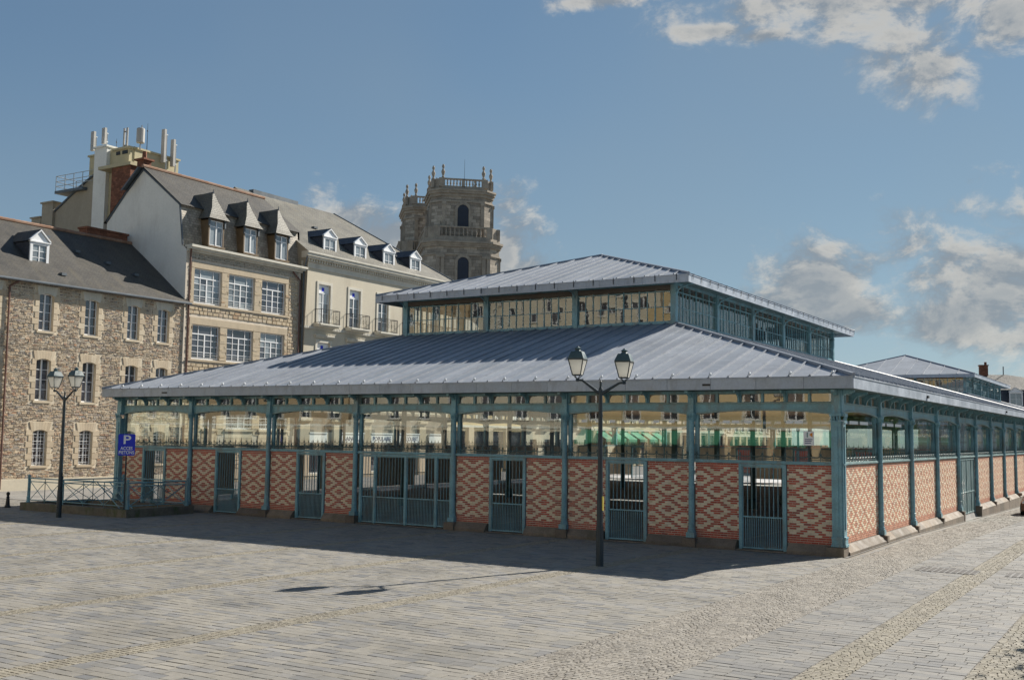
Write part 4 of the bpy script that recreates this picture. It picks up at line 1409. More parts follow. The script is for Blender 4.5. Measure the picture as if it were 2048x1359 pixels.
# roof
ov = 0.35
ez = SZE - 0.02
b = MB()
b.roof([(XF + ov, SY0 - 0.2, ez), (XF + ov, SY1 + 0.25, ez), (RX, SY1 - 0.05, RZ), (RX, SY0 - 0.2, RZ)])
b.roof([(XF - 10.9, SY1, ez), (XF - 10.9, SY0 - 0.2, ez), (RX, SY0 - 0.2, RZ), (RX, SY1, RZ)])
b.roof([(XF + ov, SY1 + 0.25, ez - 0.1), (XF + ov, SY0 - 0.2, ez - 0.1), (XF + ov, SY0 - 0.2, ez), (XF + ov, SY1 + 0.25, ez)])
r_sh = b.build('roof', 'slate_brown', sh)
ridge_tiles(r_sh, (RX, SY0 - 0.2, RZ + 0.03), (RX, SY1 - 0.1, RZ + 0.03))
b = MB(); b.tube((XF + ov + 0.06, SY0, ez - 0.06), (XF + ov + 0.06, SY1 + 0.25, ez - 0.06), 0.075, n=8); b.build('gutter', 'lead', sh)
b = MB(); b.tube((XF + 0.1, 3.0, 0.1), (XF + 0.1, 2.95, 11.0), 0.05, n=8); b.tube((XF + 0.1, 2.95, 11.0), (XF + ov, 3.4, 11.35), 0.05, n=8); b.build('downpipe', 'brown_paint', sh)
DF = Fac((-46.5, 0, 0), (0, 1, 0), (1, 0, 0))
dormer(sh, DF, 5.1, 6.3, 12.6, 13.95, 0.62, 2.2, glassm='pane_pale', rows=3, roofm='slate_brown')
for yy, fz in ((4.6, 0.87), (7.9, 0.8), (9.3, 0.62), (6.6, 0.16), (12.5, 0.36), (11.0, 0.5)):
    p = Vector((XF + ov, yy, ez)).lerp(Vector((RX, yy, RZ)), fz)
    b = MB(); b.box(p.x - 0.14, p.x + 0.14, p.y - 0.16, p.y + 0.16, p.z - 0.02, p.z + 0.13); b.build('roof_vent', 'lead', r_sh)
b = MB(); b.box(-51.2, -50.4, 11.6, 14.7, 15.2, 16.15); b.box(-51.28, -50.32, 11.52, 14.78, 16.15, 16.28); b.build('chimney', 'chimney_brick', sh)

# ---- granite block house with mansard
GY0, GY1 = 15.0, 25.55
gh = thing('granite_house', (XF - 4, 20, 0), 'granite block house with mansard roof, three pointed dormers and wide white windows', 'house')
gw = []
for a, b in ((15.72, 18.02), (18.68, 21.0), (21.72, 24.0)):
    gw += [(a, b, 11.55, 13.78), (a, b, 7.95, 10.14)]
glow = [(16.9, 18.0, 3.5, 4.6), (18.88, 21.2, 3.5, 4.6), (21.9, 24.6, 3.5, 4.6)]
wall = MB()
wall_holes(wall, HF, GY0, GY1, 0.0, 15.0, gw + glow, 0.25)
wall.face([(XF, GY1, 0), (XF - 9, GY1, 0), (XF - 9, GY1, 15), (XF, GY1, 15)])
w_g = wall.build('wall', 'mortar', gh)
# smooth bands and piers round the windows
bands_ = [(15.45, 24.3, 13.80, 14.2), (15.45, 24.3, 10.16, 10.62), (15.45, 24.3, 4.62, 4.95), (15.3, 25.3, 0.0, 0.9)]
piers = [(18.04, 18.66), (21.02, 21.70)]
b = MB()
for q in bands_: b.stone(HF, *q, -0.02, 0.05, 0.012)
for a, c in piers:
    for lo, hi in ((11.55, 13.79), (7.95, 10.15)):
        v = lo
        while v < hi - 0.05:
            h = min(0.56, hi - v); b.stone(HF, a, c, v + 0.003, v + h - 0.003, -0.02, 0.045, 0.008); v += h
for lo in (11.55, 7.95):
    b.stone(HF, 24.02, 24.3, lo, lo + 2.24, -0.02, 0.045, 0.008)
    b.stone(HF, 15.45, 15.70, lo, lo + 2.24, -0.02, 0.045, 0.008)
    b.stone(HF, 15.35, 24.4, lo - 0.16, lo - 0.01, -0.02, 0.12, 0.012)
b.build('window_surround', 'granite_band', gh)
lowb = MB()
for a, c, d, e in glow:
    lowb.stone(HF, a - 0.15, c + 0.15, d - 0.16, d - 0.01, -0.02, 0.12, 0.012)
    for k in range(3): lowb.stone(HF, a - 0.1, c + 0.1, d - 0.6 - 0.4 * k, d - 0.22 - 0.4 * k, -0.02, 0.03, 0.01)
    for k in range(4):
        lowb.stone(HF, c + 0.02, c + 0.66, 3.5 + 0.4 * k - 0.4, 3.88 + 0.4 * k - 0.4, -0.02, 0.03, 0.01)
lowb.build('window_base', 'dressed', gh)
holes = gw + [(15.42, 24.33, 13.78, 14.22), (15.42, 24.33, 10.14, 10.64), (15.45, 24.33, 11.38, 13.8), (15.45, 24.33, 7.78, 10.16), (16.7, 25.3, 2.2, 4.97), (15.3, 25.3, 0, 0.9)]
blocks = []
v = 0.9
while v < 14.75:
    h = random.choice((0.17, 0.2, 0.23, 0.26))
    u = GY0 + 0.28
    while u < GY1 - 0.25:
        w = random.uniform(0.28, 0.55)
        e = min(u + w, GY1 - 0.25)
        if not any(q[0] < e and q[1] > u and q[2] < v + h and q[3] > v for q in holes): blocks.append((u, e, v, v + h))
        else:
            for q in holes:
                if q[0] < e and q[1] > u and q[2] < v + h and q[3] > v:
                    if u < q[0] - 0.08 : blocks.append((u, min(e, q[0]), v, v + h))
                    if e > q[1] + 0.08: blocks.append((max(u, q[1]), e, v, v + h))
                    break
        u = e
    v += h
vis = sorted([s for s in blocks if s[2] > 7.0], key=lambda s: -(s[1] - s[0]) * (s[3] - s[2]))
big = set(vis[:300])
js = MB()
for s in blocks:
    q = (s[0] + 0.012, s[1] - 0.012, s[2] + 0.01, s[3] - 0.01)
    grey = 1 if s[2] > 14.2 else 0
    if s in big:
        m_ = MB(); m_.stone(HF, *q, -0.02, random.uniform(0.03, 0.07), 0.03, 0.01); m_.build('stone', 'ashlar_grey' if grey else 'ashlar', w_g)
    else: js.stone(HF, *q, -0.02, random.uniform(0.03, 0.07), 0.03, 0.01, grey)
js.build('stones', ['ashlar', 'ashlar_grey'], w_g, kind='stuff')
for a, c, d, e in gw: window(gh, HF, a + 0.01, c - 0.01, d, e, 4, 4, -0.14, glassm='pane_pale', top=0.74)
for a, c, d, e in glow: window(gh, HF, a + 0.01, c - 0.01, d, e, 4, 3, -0.14, glassm='pane_pale', bars=(9, 'white_paint', 0.0))
b = MB()
for a, c, d, e in gw:
    for k in range(2): b.fbox(HF, a, c, d + 0.12 + 0.16 * k, d + 0.14 + 0.16 * k, -0.02, 0.0)
b.build('guard_bars', 'grey_paint', gh)
# cornice, drains
b = MB()
b.fbox(HF, GY0 + 0.02, GY1 + 0.1, 14.78, 14.92, 0.0, 0.15); b.fbox(HF, GY0 + 0.02, GY1 + 0.15, 14.92, 15.05, 0.0, 0.38); b.fbox(HF, GY0 + 0.02, GY1 + 0.2, 15.05, 15.2, -0.2, 0.5)
b.build('cornice', 'cornice_cream', gh)
b = MB()
b.tube((XF + 0.14, 15.25, 0.2), (XF + 0.14, 15.25, 14.6), 0.055, n=8); b.tube((XF + 0.14, 15.25, 14.6), (XF + 0.35, 15.1, 14.95), 0.055, n=8)
b.build('downpipe', 'brown_paint', gh)
b = MB(); b.tube((XF + 0.14, 25.35, 0.2), (XF + 0.14, 25.35, 14.2), 0.055, n=8); b.tube((XF + 0.14, 25.35, 14.2), (XF + 0.14, 24.6, 14.75), 0.055, n=8); b.build('downpipe', 'brown_paint', gh)
# white gable wall towards the stone house
gable = [(-45.0, 0.0), (-45.0, 14.9), (-45.35, 15.2), (-45.75, 17.86), (-49.44, 20.6), (-51.1, 19.2), (-52.95, 17.4), (-53.0, 0.0)]
b = MB(); b.face([(x, GY0, z) for x, z in reversed(gable)]); b.build('gable_wall', 'render_white', gh)
b = MB()
for (x0, z0), (x1, z1) in zip(gable[2:], gable[3:-1]): b.tube((x0, GY0 - 0.02, z0), (x1, GY0 - 0.02, z1), 0.07, n=6)
b.build('verge', 'lead', gh)
b = MB(); b.face([(-51.1, GY0 - 0.45, 19.35), (-49.5, GY0 - 0.45, 20.72), (-49.5, GY0, 20.72), (-51.1, GY0, 19.35)]); b.face([(-51.1, GY0 - 0.45, 19.2), (-51.1, GY0 - 0.45, 19.35), (-49.5, GY0 - 0.45, 20.72), (-49.5, GY0 - 0.45, 20.57)]); b.build('verge_overhang', 'lead', gh)
b = MB()
b.roof([(-45.4, GY0, 15.2), (-45.4, GY1 + 0.3, 15.2), (-45.77, GY1 + 0.3, 17.9), (-45.77, GY0, 17.9)])
b.build('mansard_slope', 'slate_wall', gh)
b = MB()
b.roof([(-45.55, GY0 - 0.1, 17.85), (-45.55, GY1 + 0.5, 17.85), (-49.45, GY1 + 0.5, 20.8), (-49.45, GY0 - 0.1, 20.8)])
b.roof([(-53.2, GY1 + 0.5, 17.3), (-53.2, GY0 - 0.1, 17.3), (-49.45, GY0 - 0.1, 20.8), (-49.45, GY1 + 0.5, 20.8)])
b.face([(-45.6, GY1 + 0.5, 15.2), (-53, GY1 + 0.5, 15.2), (-53, GY1 + 0.5, 17.4), (-49.45, GY1 + 0.5, 20.8), (-45.75, GY1 + 0.5, 17.9)])
r_g = b.build('roof', 'slate_brown', gh)
ridge_tiles(r_g, (-49.45, GY0 - 0.1, 20.83), (-49.45, GY1 + 0.5, 20.83))


def witch_dormer(root, u0, u1, v0, v1, peak):
    """dormer under a steep flared hood that runs back into the mansard"""
    d0 = 0.12
    b = MB()
    fr = 0.11
    b.fbox(HF, u0, u0 + fr, v0, v1, d0 - 0.8, d0); b.fbox(HF, u1 - fr, u1, v0, v1, d0 - 0.8, d0); b.fbox(HF, u0, u1, v1 - 0.1, v1, d0 - 0.7, d0)
    b.fbox(HF, u0 - 0.05, u1 + 0.05, v0 - 0.1, v0, d0 - 0.5, d0 + 0.1)
    dm = b.build('dormer', 'oak', root)
    um = (u0 + u1) / 2
    h = MB()
    lip = 0.22
    prof = [(1.0, v1 - 0.02, 0.30), (0.76, v1 + 0.28, 0.14), (0.5, v1 + 0.75, 0.0), (0.28, v1 + 1.25, -0.22), (0.05, peak, -0.42)]
    hw = (u1 - u0) / 2 + lip
    for (k0, z0, e0), (k1, z1, e1) in zip(prof, prof[1:]):
        a0, a1 = um - hw * k0, um + hw * k0
        c0, c1 = um - hw * k1, um + hw * k1
        h.roof([HF.P(a0, z0, d0 + e0), HF.P(a1, z0, d0 + e0), HF.P(c1, z1, d0 + e1), HF.P(c0, z1, d0 + e1)])
        h.roof([HF.P(a0, z0, d0 - 2.6), HF.P(a0, z0, d0 + e0), HF.P(c0, z1, d0 + e1), HF.P(c0, z1, d0 - 2.9)])
        h.roof([HF.P(a1, z0, d0 + e0), HF.P(a1, z0, d0 - 2.6), HF.P(c1, z1, d0 - 2.9), HF.P(c1, z1, d0 + e1)])
    z0 = prof[0][1]
    h.face([HF.P(um - hw, z0, d0 + 0.3), HF.P(um - hw, z0, d0 - 0.6), HF.P(um + hw, z0, d0 - 0.6), HF.P(um + hw, z0, d0 + 0.3)])
    h.build('dormer_hood', 'slate_grey', dm)
    c = MB()
    c.tube(HF.P(um, peak - 0.05, d0 - 0.42), HF.P(um, peak + 0.22, d0 - 0.42), 0.05, 0.02, 6)
    c.tube(HF.P(um, peak, d0 - 0.4), HF.P(um, peak - 0.12, d0 - 2.8), 0.06, n=6)
    for s in (-1, 1):
        c.fbox(HF, um + s * (u1 - u0) / 2 - 0.05, um + s * (u1 - u0) / 2 + 0.05, v1 - 0.5, v1, d0, d0 + 0.1)
    c.build('hood_ridge', 'lead', dm)
    w = MB()
    a, e, lo, hi = u0 + fr, u1 - fr, v0 + 0.02, v1 - 0.1
    d = d0 - 0.06
    w.fbox(HF, a, a + 0.06, lo, hi, d - 0.02, d + 0.03); w.fbox(HF, e - 0.06, e, lo, hi, d - 0.02, d + 0.03); w.fbox(HF, um - 0.05, um + 0.05, lo, hi, d - 0.02, d + 0.04)
    for v in (lo + 0.03, hi - 0.4, hi - 0.03): w.fbox(HF, a, e, v - 0.03, v + 0.03, d - 0.02, d + 0.02)
    w.build('glazing_bars', 'white_paint', dm)
    for p0, p1 in ((a, um), (um, e)):
        for q0, q1 in ((lo, hi - 0.4), (hi - 0.4, hi)): fpane(dm, HF, p0, p1, q0, q1, d, 'pane_pale')


for a, c in ((16.65, 18.0), (19.75, 21.05), (22.7, 24.05)): witch_dormer(gh, a, c, 15.42, 17.2, 19.05)

# ---- cream rendered bank
CY0, CY1 = 25.75, 44.2
bk = thing('bank_building', (XF - 5, 35, 0), 'cream rendered bank with iron balconies, four white dormers and long grey roof', 'building')
wy = [27.45 + 3.47 * k for k in range(5)]
cw = [(y_, y_ + 1.3, 11.35, 14.25) for y_ in wy] + [(y_, y_ + 1.4, 7.2, 9.95) for y_ in wy]
shopw = [(26.85, 29.4, 0.4, 2.55), (30.3, 32.9, 0.4, 2.55), (33.8, 36.45, 0.4, 2.55), (37.35, 40.0, 0.4, 2.55), (40.9, 43.6, 0.4, 2.55)]
shopu = [(27.4, 28.3, 3.95, 4.75), (31.1, 32.0, 3.95, 4.75), (34.7, 35.6, 3.95, 4.75), (38.2, 39.1, 3.95, 4.75), (41.8, 42.7, 3.95, 4.75)]
wall = MB()
wall_holes(wall, HF, CY0, CY1, 0, 15.3, cw + shopw + shopu, 0.25)
wall.face([(XF, CY1, 0), (XF - 12, CY1, 0), (XF - 12, CY1, 15.3), (XF, CY1, 15.3)])
wall.build('wall', 'render_cream', bk)
b = MB()
for y0_, y1_ in ((26.8, 29.42), (30.28, 32.92), (33.78, 36.47), (37.33, 40.03), (40.9, 43.6)): b.fbox(HF, y0_, y1_, 3.4, 5.0, 0.0, 0.012)
b.build('shopfront_stone', 'granite', bk)
for k, (a, c) in enumerate(((25.8, 26.8), (29.42, 30.28), (32.92, 33.78), (36.47, 37.33), (40.03, 40.9), (43.6, 44.2))):
    b = MB(); b.fbox(HF, a, c, 0.0, 4.1, 0.0, 0.16); b.fbox(HF, a - 0.06, c + 0.06, 4.1, 4.2, 0.0, 0.24); b.fbox(HF, a - 0.1, c + 0.1, 4.2, 4.42, 0.0, 0.3)
    b.build('pilaster', 'dressed', bk)
TXT = [None, 'BANQUE', 'POPULAIRE', "DE L'OUEST", None]
for k, (y0_, y1_) in enumerate(((26.8, 28.7), (30.28, 32.92), (33.78, 36.47), (37.33, 40.03), (41.4, 43.5))):
    b = MB(); b.fbox(HF, y0_ + 0.01, y1_ - 0.01, 2.60, 3.36, 0.02, 0.14); b.fbox(HF, y0_, y1_, 3.30, 3.38, 0.14, 0.2)
    sg = b.build('sign_board', 'sign_white', bk)
    if TXT[k]: text_mesh(sg, TXT[k], HF, (y0_ + y1_) / 2, 2.92, 0.145, 0.46, 'letter_blue', (y1_ - y0_) * 0.84)
for a, c, d, e in shopw: window(bk, HF, a + 0.01, c - 0.01, d, e, 3, 1, -0.12, frame='grey_paint', glassm='pane_dark')
for a, c, d, e in shopu: window(bk, HF, a + 0.01, c - 0.01, d, e, 1, 1, -0.12, fr=0.12, glassm='pane_pale')
for k, (a, c, d, e) in enumerate(cw):
    w = window(bk, HF, a + 0.01, c - 0.01, d, e, 2, 3, -0.16, glassm='pane_pale', top=0.78)
    f = MB(); f.fbox(HF, a + 0.07, c - 0.07, e - 0.58, e - 0.08, -0.155, -0.15); f.build('bank_poster', 'sign_white', w)
    f = MB(); f.fbox(HF, (a + c) / 2 - 0.14, (a + c) / 2 + 0.14, e - 0.48, e - 0.20, -0.149, -0.144); f.build('bank_emblem', 'sign_blue', w)
    s = MB()
    for q in ((a - 0.2, a, d, e + 0.2), (c, c + 0.2, d, e + 0.2), (a, c, e, e + 0.2)): s.fbox(HF, *q, 0.0, 0.05)
    s.build('window_surround', 'cornice_cream', bk)
    if d < 8: s = MB(); s.fbox(HF, a - 0.35, c + 0.35, e + 0.45, e + 0.55, 0.0, 0.22); s.fbox(HF, a - 0.3, c + 0.3, e + 0.33, e + 0.45, 0.0, 0.13); s.build('window_hood', 'cornice_cream', bk)


def balcony(root, F, u0, u1, v, reach, h=1.05):
    b = MB(); b.fbox(F, u0 - 0.1, u1 + 0.1, v - 0.22, v - 0.12, 0, reach - 0.1); b.fbox(F, u0 - 0.12, u1 + 0.12, v - 0.12, v, 0, reach + 0.05)
    bl = b.build('balcony', 'cornice_cream', root)
    r = MB()
    for z in (v + 0.08, v + h): r.fbox(F, u0, u1, z - 0.02, z + 0.02, reach - 0.03, reach)
    for u in (u0, u1): r.fbox(F, u - 0.02, u + 0.02, v, v + h, reach - 0.035, reach); r.fbox(F, u - 0.015, u + 0.015, v + h - 0.02, v + h + 0.02, 0, reach); r.fbox(F, u - 0.015, u + 0.015, v + 0.06, v + 0.1, 0, reach)
    n = 11
    for i in range(1, n):
        u = u0 + (u1 - u0) * i / n
        r.tube(F.P(u, v + 0.08, reach - 0.015), F.P(u, v + h, reach - 0.015), 0.012, n=4)
        if i % 2:
            pts = [F.P(u + 0.075 * math.cos(a), v + 0.5 + 0.16 * math.sin(a), reach - 0.015) for a in [k * math.pi / 4 for k in range(9)]]
            r.path(pts, 0.011, 4)
    for k in range(4):
        for u in (u0, u1): r.tube(F.P(u, v + 0.08, reach * (k + 0.5) / 4), F.P(u, v + h, reach * (k + 0.5) / 4), 0.012, n=4)
    r.build('railing', 'black_iron', bl)


for y_ in wy: balcony(bk, HF, y_ - 0.35, y_ + 1.65, 11.28, 0.7)
b = MB()
b.fbox(HF, CY0 - 0.1, CY1, 10.88, 11.06, 0.0, 0.1)
b.fbox(HF, CY0 - 0.1, CY1 + 0.1, 15.3, 15.45, -0.1, 0.06); b.fbox(HF, CY0 - 0.1, CY1 + 0.1, 15.45, 15.72, -0.1, 0.04)
b.fbox(HF, CY0 - 0.1, CY1 + 0.35, 15.95, 16.1, -0.1, 0.38); b.fbox(HF, CY0 - 0.1, CY1 + 0.45, 16.1, 16.3, -0.1, 0.5); b.fbox(HF, CY0 - 0.1, CY1 + 0.5, 16.3, 16.42, -0.1, 0.58)
b.build('cornice', 'cornice_cream', bk)
DENT = MB(); DENT.box(0, 0.22, 0, 0.14, 0, 0.22); DENT = DENT.mesh('dentil', ['cornice_cream'])
n = round((CY1 - CY0) / 0.28)
for i in range(n): place('dentil', DENT, bk, loc=(XF + 0.005, CY0 + 0.05 + i * 0.28, 15.725))
b = MB()
RXC, RZC, RY1 = -52.2, 21.95, 37.0
b.roof([(XF + 0.5, CY0 - 0.1, 16.43), (XF + 0.5, CY1 + 0.45, 16.43), (RXC, RY1, RZC), (-52.2, CY0 - 0.1, RZC)])
b.roof([(XF + 0.5, CY1 + 0.45, 16.43), (-59.4, CY1 + 0.45, 16.43), (RXC, RY1, RZC)])
b.roof([(-59.4, CY1 + 0.45, 16.43), (-59.4, CY0 - 0.1, 16.43), (RXC, CY0 - 0.1, RZC), (RXC, RY1, RZC)])
r_b = b.build('roof', 'slate_grey', bk)
b = MB(); b.face([(XF + 0.5, CY0 - 0.04, 15.3), (XF + 0.5, CY0 - 0.04, 16.43), (RXC, CY0 - 0.04, RZC), (-59.4, CY0 - 0.04, 16.43), (-59.4, CY0 - 0.04, 0), (XF, CY0 - 0.04, 0)]); b.build('party_wall', 'render_beige', bk)
b = MB(); b.box(-52.45, -51.95, 27.4, 32.4, RZC - 0.2, RZC + 0.14); b.build('ridge_box', 'lead', r_b)
b = MB(); b.tube((RXC, RY1, RZC), (XF + 0.5, CY1 + 0.45, 16.46), 0.08, n=6); b.build('hip_roll', 'lead', r_b)
CF = Fac((-45.6, 0, 0), (0, 1, 0), (1, 0, 0))
for a in (28.15, 31.67, 35.25, 38.8): dormer(bk, CF, a, a + 1.45, 16.5, 17.95, 0.55, 2.6, rows=2, d0=0.35)
for y_, f_ in ((30.5, 0.5), (34.2, 0.42), (36.8, 0.36), (38.6, 0.3)):
    p = Vector((XF + 0.5, y_, 16.43)).lerp(Vector((RXC, y_, RZC)), f_)
    b = MB(); b.box(p.x - 0.15, p.x + 0.15, y_ - 0.2, y_ + 0.2, p.z, p.z + 0.15); b.build('roof_vent', 'lead', r_b)
b = MB(); b.tube((XF + 0.2, 25.62, 0.2), (XF + 0.2, 25.62, 14.9), 0.05, n=8); b.tube((XF + 0.2, 25.62, 14.9), (XF + 0.5, 25.62, 16.0), 0.05, n=8); b.build('downpipe', 'lead', bk)


# ---- plainer street houses: seen through the hall and mirrored in its glass
def street_house(label, F, width, floors, fl, wallm, winw, group=None, shop=None, roofm='slate_grey', depth=9.0, trim='cornice_cream', win_frame='white_paint', nwin=None, awn=None, h0=4.2, bal=False, ch=True, cat='house', glassm='pane_pale', full=True):
    root = thing('town_house', tuple(F.P(width / 2, 0, -depth / 2)), label, cat, group)
    H = h0 + floors * fl
    nwin = nwin or max(2, round(width / 3.1))
    pit = width / nwin
    holes = []
    for f in range(floors):
        for k in range(nwin):
            c = pit * (k + 0.5)
            holes.append((c - winw / 2, c + winw / 2, h0 + f * fl + 0.55, h0 + f * fl + 0.55 + min(2.1, fl - 1.0)))
    low = []
    for k in range(nwin):
        c = pit * (k + 0.5)
        low.append((c - pit * 0.36, c + pit * 0.36, 0.3, h0 - 0.5) if shop else (c - winw / 2, c + winw / 2, 0.9, 3.0))
    wall_ = MB()
    wall_holes(wall_, F, 0, width, 0, H, holes + low, 0.25)
    for a, c in (((0, 0), (0, -depth)), ((0, -depth), (width, -depth)), ((width, -depth), (width, 0))):
        wall_.face([F.P(a[0], 0, a[1]), F.P(c[0], 0, c[1]), F.P(c[0], H, c[1]), F.P(a[0], H, a[1])])
    wall_.build('wall', wallm, root)
    for q in holes:
        if full: window(root, F, q[0] + 0.01, q[1] - 0.01, q[2], q[3], 2, 3, -0.16, glassm=glassm, frame=win_frame)
        else: window(root, F, q[0] + 0.01, q[1] - 0.01, q[2], q[3], 2, 2, -0.16, glassm=glassm, frame=win_frame)
    s = MB()
    for q in holes:
        s.fbox(F, q[0] - 0.16, q[0], q[2], q[3] + 0.18, 0, 0.04); s.fbox(F, q[1], q[1] + 0.16, q[2], q[3] + 0.18, 0, 0.04)
        s.fbox(F, q[0], q[1], q[3], q[3] + 0.18, 0, 0.04); s.fbox(F, q[0] - 0.2, q[1] + 0.2, q[2] - 0.12, q[2], -0.1, 0.1)
    s.fbox(F, -0.05, width + 0.05, H - 0.35, H - 0.15, 0, 0.2); s.fbox(F, -0.05, width + 0.05, H - 0.15, H, -0.1, 0.35)
    s.fbox(F, 0, width, h0 - 0.2, h0, 0, 0.12)
    s.build('moulding', trim, root)
    for k, q in enumerate(low):
        fpane(root, F, q[0], q[1], q[2], q[3], -0.2, 'pane_dark' if not shop else 'shop_dark', 'shop_window')
        if shop:
            b_ = MB(); b_.fbox(F, pit * k - pit * 0.14 + 0.02, pit * k + pit * 0.14 - 0.02, 0, h0 - 0.2, 0.0, 0.14); b_.build('pilaster', shop, root)
        if awn:
            b_ = MB(); zt = h0 - 0.3
            b_.face([F.P(q[0], zt, 0.02), F.P(q[1], zt, 0.02), F.P(q[1], zt - 0.8, 1.3), F.P(q[0], zt - 0.8, 1.3)])
            b_.face([F.P(q[0], zt - 0.8, 1.3), F.P(q[1], zt - 0.8, 1.3), F.P(q[1], zt - 1.1, 1.3), F.P(q[0], zt - 1.1, 1.3)])
            b_.build('awning', awn, root)
    if bal:
        for q in holes[:nwin]: balcony(root, F, q[0] - 0.2, q[1] + 0.2, q[2] - 0.05, 0.5, 0.95)
    r_ = MB()
    rz = H + depth * 0.42
    r_.roof([F.P(-0.1, H, 0.35), F.P(width + 0.1, H, 0.35), F.P(width + 0.1, rz, -depth / 2), F.P(-0.1, rz, -depth / 2)])
    r_.roof([F.P(width + 0.1, H, -depth - 0.3), F.P(-0.1, H, -depth - 0.3), F.P(-0.1, rz, -depth / 2), F.P(width + 0.1, rz, -depth / 2)])
    r_.face([F.P(0, H, 0), F.P(0, rz, -depth / 2), F.P(0, H, -depth)]); r_.face([F.P(width, H, 0), F.P(width, H, -depth), F.P(width, rz, -depth / 2)])
    ro = r_.build('roof', roofm, root)
    if ch:
        c_ = MB(); c_.fbox(F, 0.2, 0.8, rz - 1.0, rz + 1.1, -depth / 2 - 0.9, -depth / 2 + 0.4); c_.build('chimney', 'chimney_brick', ro)
    return root


street_house('ochre house just past the bank, seen low through the hall glass', Fac((XF, 44.6, 0), (0, 1, 0), (1, 0, 0)), 12.5, 2, 3.2, 'render_ochre', 1.15, shop='dressed', nwin=4)
street_house('pale house with turquoise window frames beyond the market hall glass', Fac((XF, 57.3, 0), (0, 1, 0), (1, 0, 0)), 14.0, 3, 3.1, 'render_cream', 1.2, nwin=5, win_frame='turquoise', bal=True)
street_house('cream house with green shop awnings beyond the market hall glass', Fac((XF, 71.5, 0), (0, 1, 0), (1, 0, 0)), 17.0, 3, 3.1, 'render_yellow', 1.2, nwin=6, shop='tan_stone', awn='awning_green')
street_house('tall pinkish house far along the street behind the hall', Fac((XF, 88.8, 0), (0, 1, 0), (1, 0, 0)), 22.0, 3, 3.3, 'render_pink', 1.2, nwin=7, shop='dressed')
street_house('house at the far end of the street closing the view behind the hall', Fac((XF, 111.2, 0), (0, 1, 0), (1, 0, 0)), 30.0, 3, 3.0, 'render_beige', 1.2, nwin=11, shop='tan_stone', h0=3.8)
# ------------------------------------------------------------------ houses on the photographer's side, mirrored in the glass
def south(x1, w): return Fac((x1, -47.0, 0), (-1, 0, 0), (0, 1, 0))  # unseen row, set nearer and taller to bounce sunlight onto the hall front


street_house('tan stone shop house with green awnings facing the front of the hall', south(-4, 30), 30, 5, 3.3, 'render_ochre', 1.25, nwin=9, shop='tan_stone', awn='awning_green', full=False, glassm='pane_dark')
street_house('cream house across the square reflected in the lantern glass', south(-34.3, 24), 24, 5, 3.4, 'render_cream', 1.25, nwin=7, shop='dressed', full=False, glassm='pane_dark')
street_house('brown stone house across the square with dark shop windows', south(-58.6, 22), 22, 5, 3.4, 'tan_stone', 1.25, nwin=6, shop='dressed', full=False, glassm='pane_dark')
street_house('yellow house at the far corner of the square opposite', south(-80.9, 26), 26, 5, 3.3, 'render_yellow', 1.25, nwin=7, shop='tan_stone', full=False, glassm='pane_dark')


def north(x0): return Fac((x0, 118.0, -0.8), (1, 0, 0), (0, -1, 0))


street_house('white house closing the side street, mirrored in the far side panes', north(7.0), 9, 3, 3.3, 'render_white', 1.2, nwin=3, full=False, roofm='slate_blue')
street_house('beige house closing the side street, mirrored in the middle side panes', north(16.3), 10, 4, 3.2, 'render_beige', 1.2, nwin=4, full=False, roofm='slate_blue')
street_house('pinkish house closing the side street, mirrored in the near side panes', north(26.6), 14, 3, 3.4, 'render_pink', 1.2, nwin=5, full=False, roofm='slate_blue')

# ------------------------------------------------------------------ tall house with masts behind
tb = thing('tall_house', (-56, 22, 0), 'tall yellow and beige house with flat rooftop housing behind the white gable', 'house')
b = MB()
prof = [(-64.5, 0), (-52.0, 0), (-52.0, 20.6), (-56.5, 21.9), (-58.6, 20.95), (-60.5, 19.9), (-61.6, 19.35), (-64.5, 17.6)]
n = len(prof)
for yy in (17.0, 32.0): b.face([(x, yy, z) for x, z in (prof if yy < 20 else prof[::-1])])
for (x0, z0), (x1, z1) in zip(prof, prof[1:] + prof[:1]): b.face([(x0, 17.0, z0), (x0, 32.0, z0), (x1, 32.0, z1), (x1, 17.0, z1)])
b.build('wall', 'render_beige', tb)
b = MB(); b.tube((-56.5, 16.97, 21.93), (-58.6, 16.97, 20.98), 0.09, n=6); b.tube((-58.6, 16.97, 20.98), (-61.6, 16.97, 19.38), 0.09, n=6); b.build('verge', 'lead', tb)
b = MB(); b.box(-56.55, -55.2, 16.4, 17.6, 0, 23.25); b.box(-56.62, -55.12, 16.3, 17.7, 23.25, 23.38); b.build('stair_shaft', 'render_white', tb)
b = MB(); b.box(-55.2, -54.75, 16.7, 17.6, 10, 23.05); b.build('shaft_side', 'render_yellow', tb)
b = MB(); b.box(-57.9, -53.0, 17.02, 20.9, 19.0, 22.95); b.box(-58.0, -52.9, 16.9, 21.0, 22.95, 23.08); b.build('rooftop_housing', 'render_yellow', tb)
b = MB(); b.box(-54.74, -53.06, 16.6, 17.8, 21.6, 22.9); b.box(-54.85, -52.96, 16.5, 16.88, 22.9, 23.06); b.box(-55.0, -51.6, 15.6, 17.0, 21.36, 21.58); b.build('chimney_cap', 'render_yellow', tb)
b = MB(); b.box(-53.7, -51.75, 15.75, 16.9, 15.5, 21.36); b.build('chimney', 'chimney_brick', tb)
b = MB(); b.box(-62.9, -61.6, 16.8, 18.2, 17.5, 20.0); b.box(-63.0, -61.5, 16.7, 18.3, 20.0, 20.12); b.build('chimney', 'render_beige', tb)
b = MB(); b.box(-64.1, -63.0, 16.8, 18.2, 16.8, 19.0); b.box(-64.2, -62.95, 16.7, 18.3, 19.0, 19.1); b.build('chimney', 'render_beige', tb)
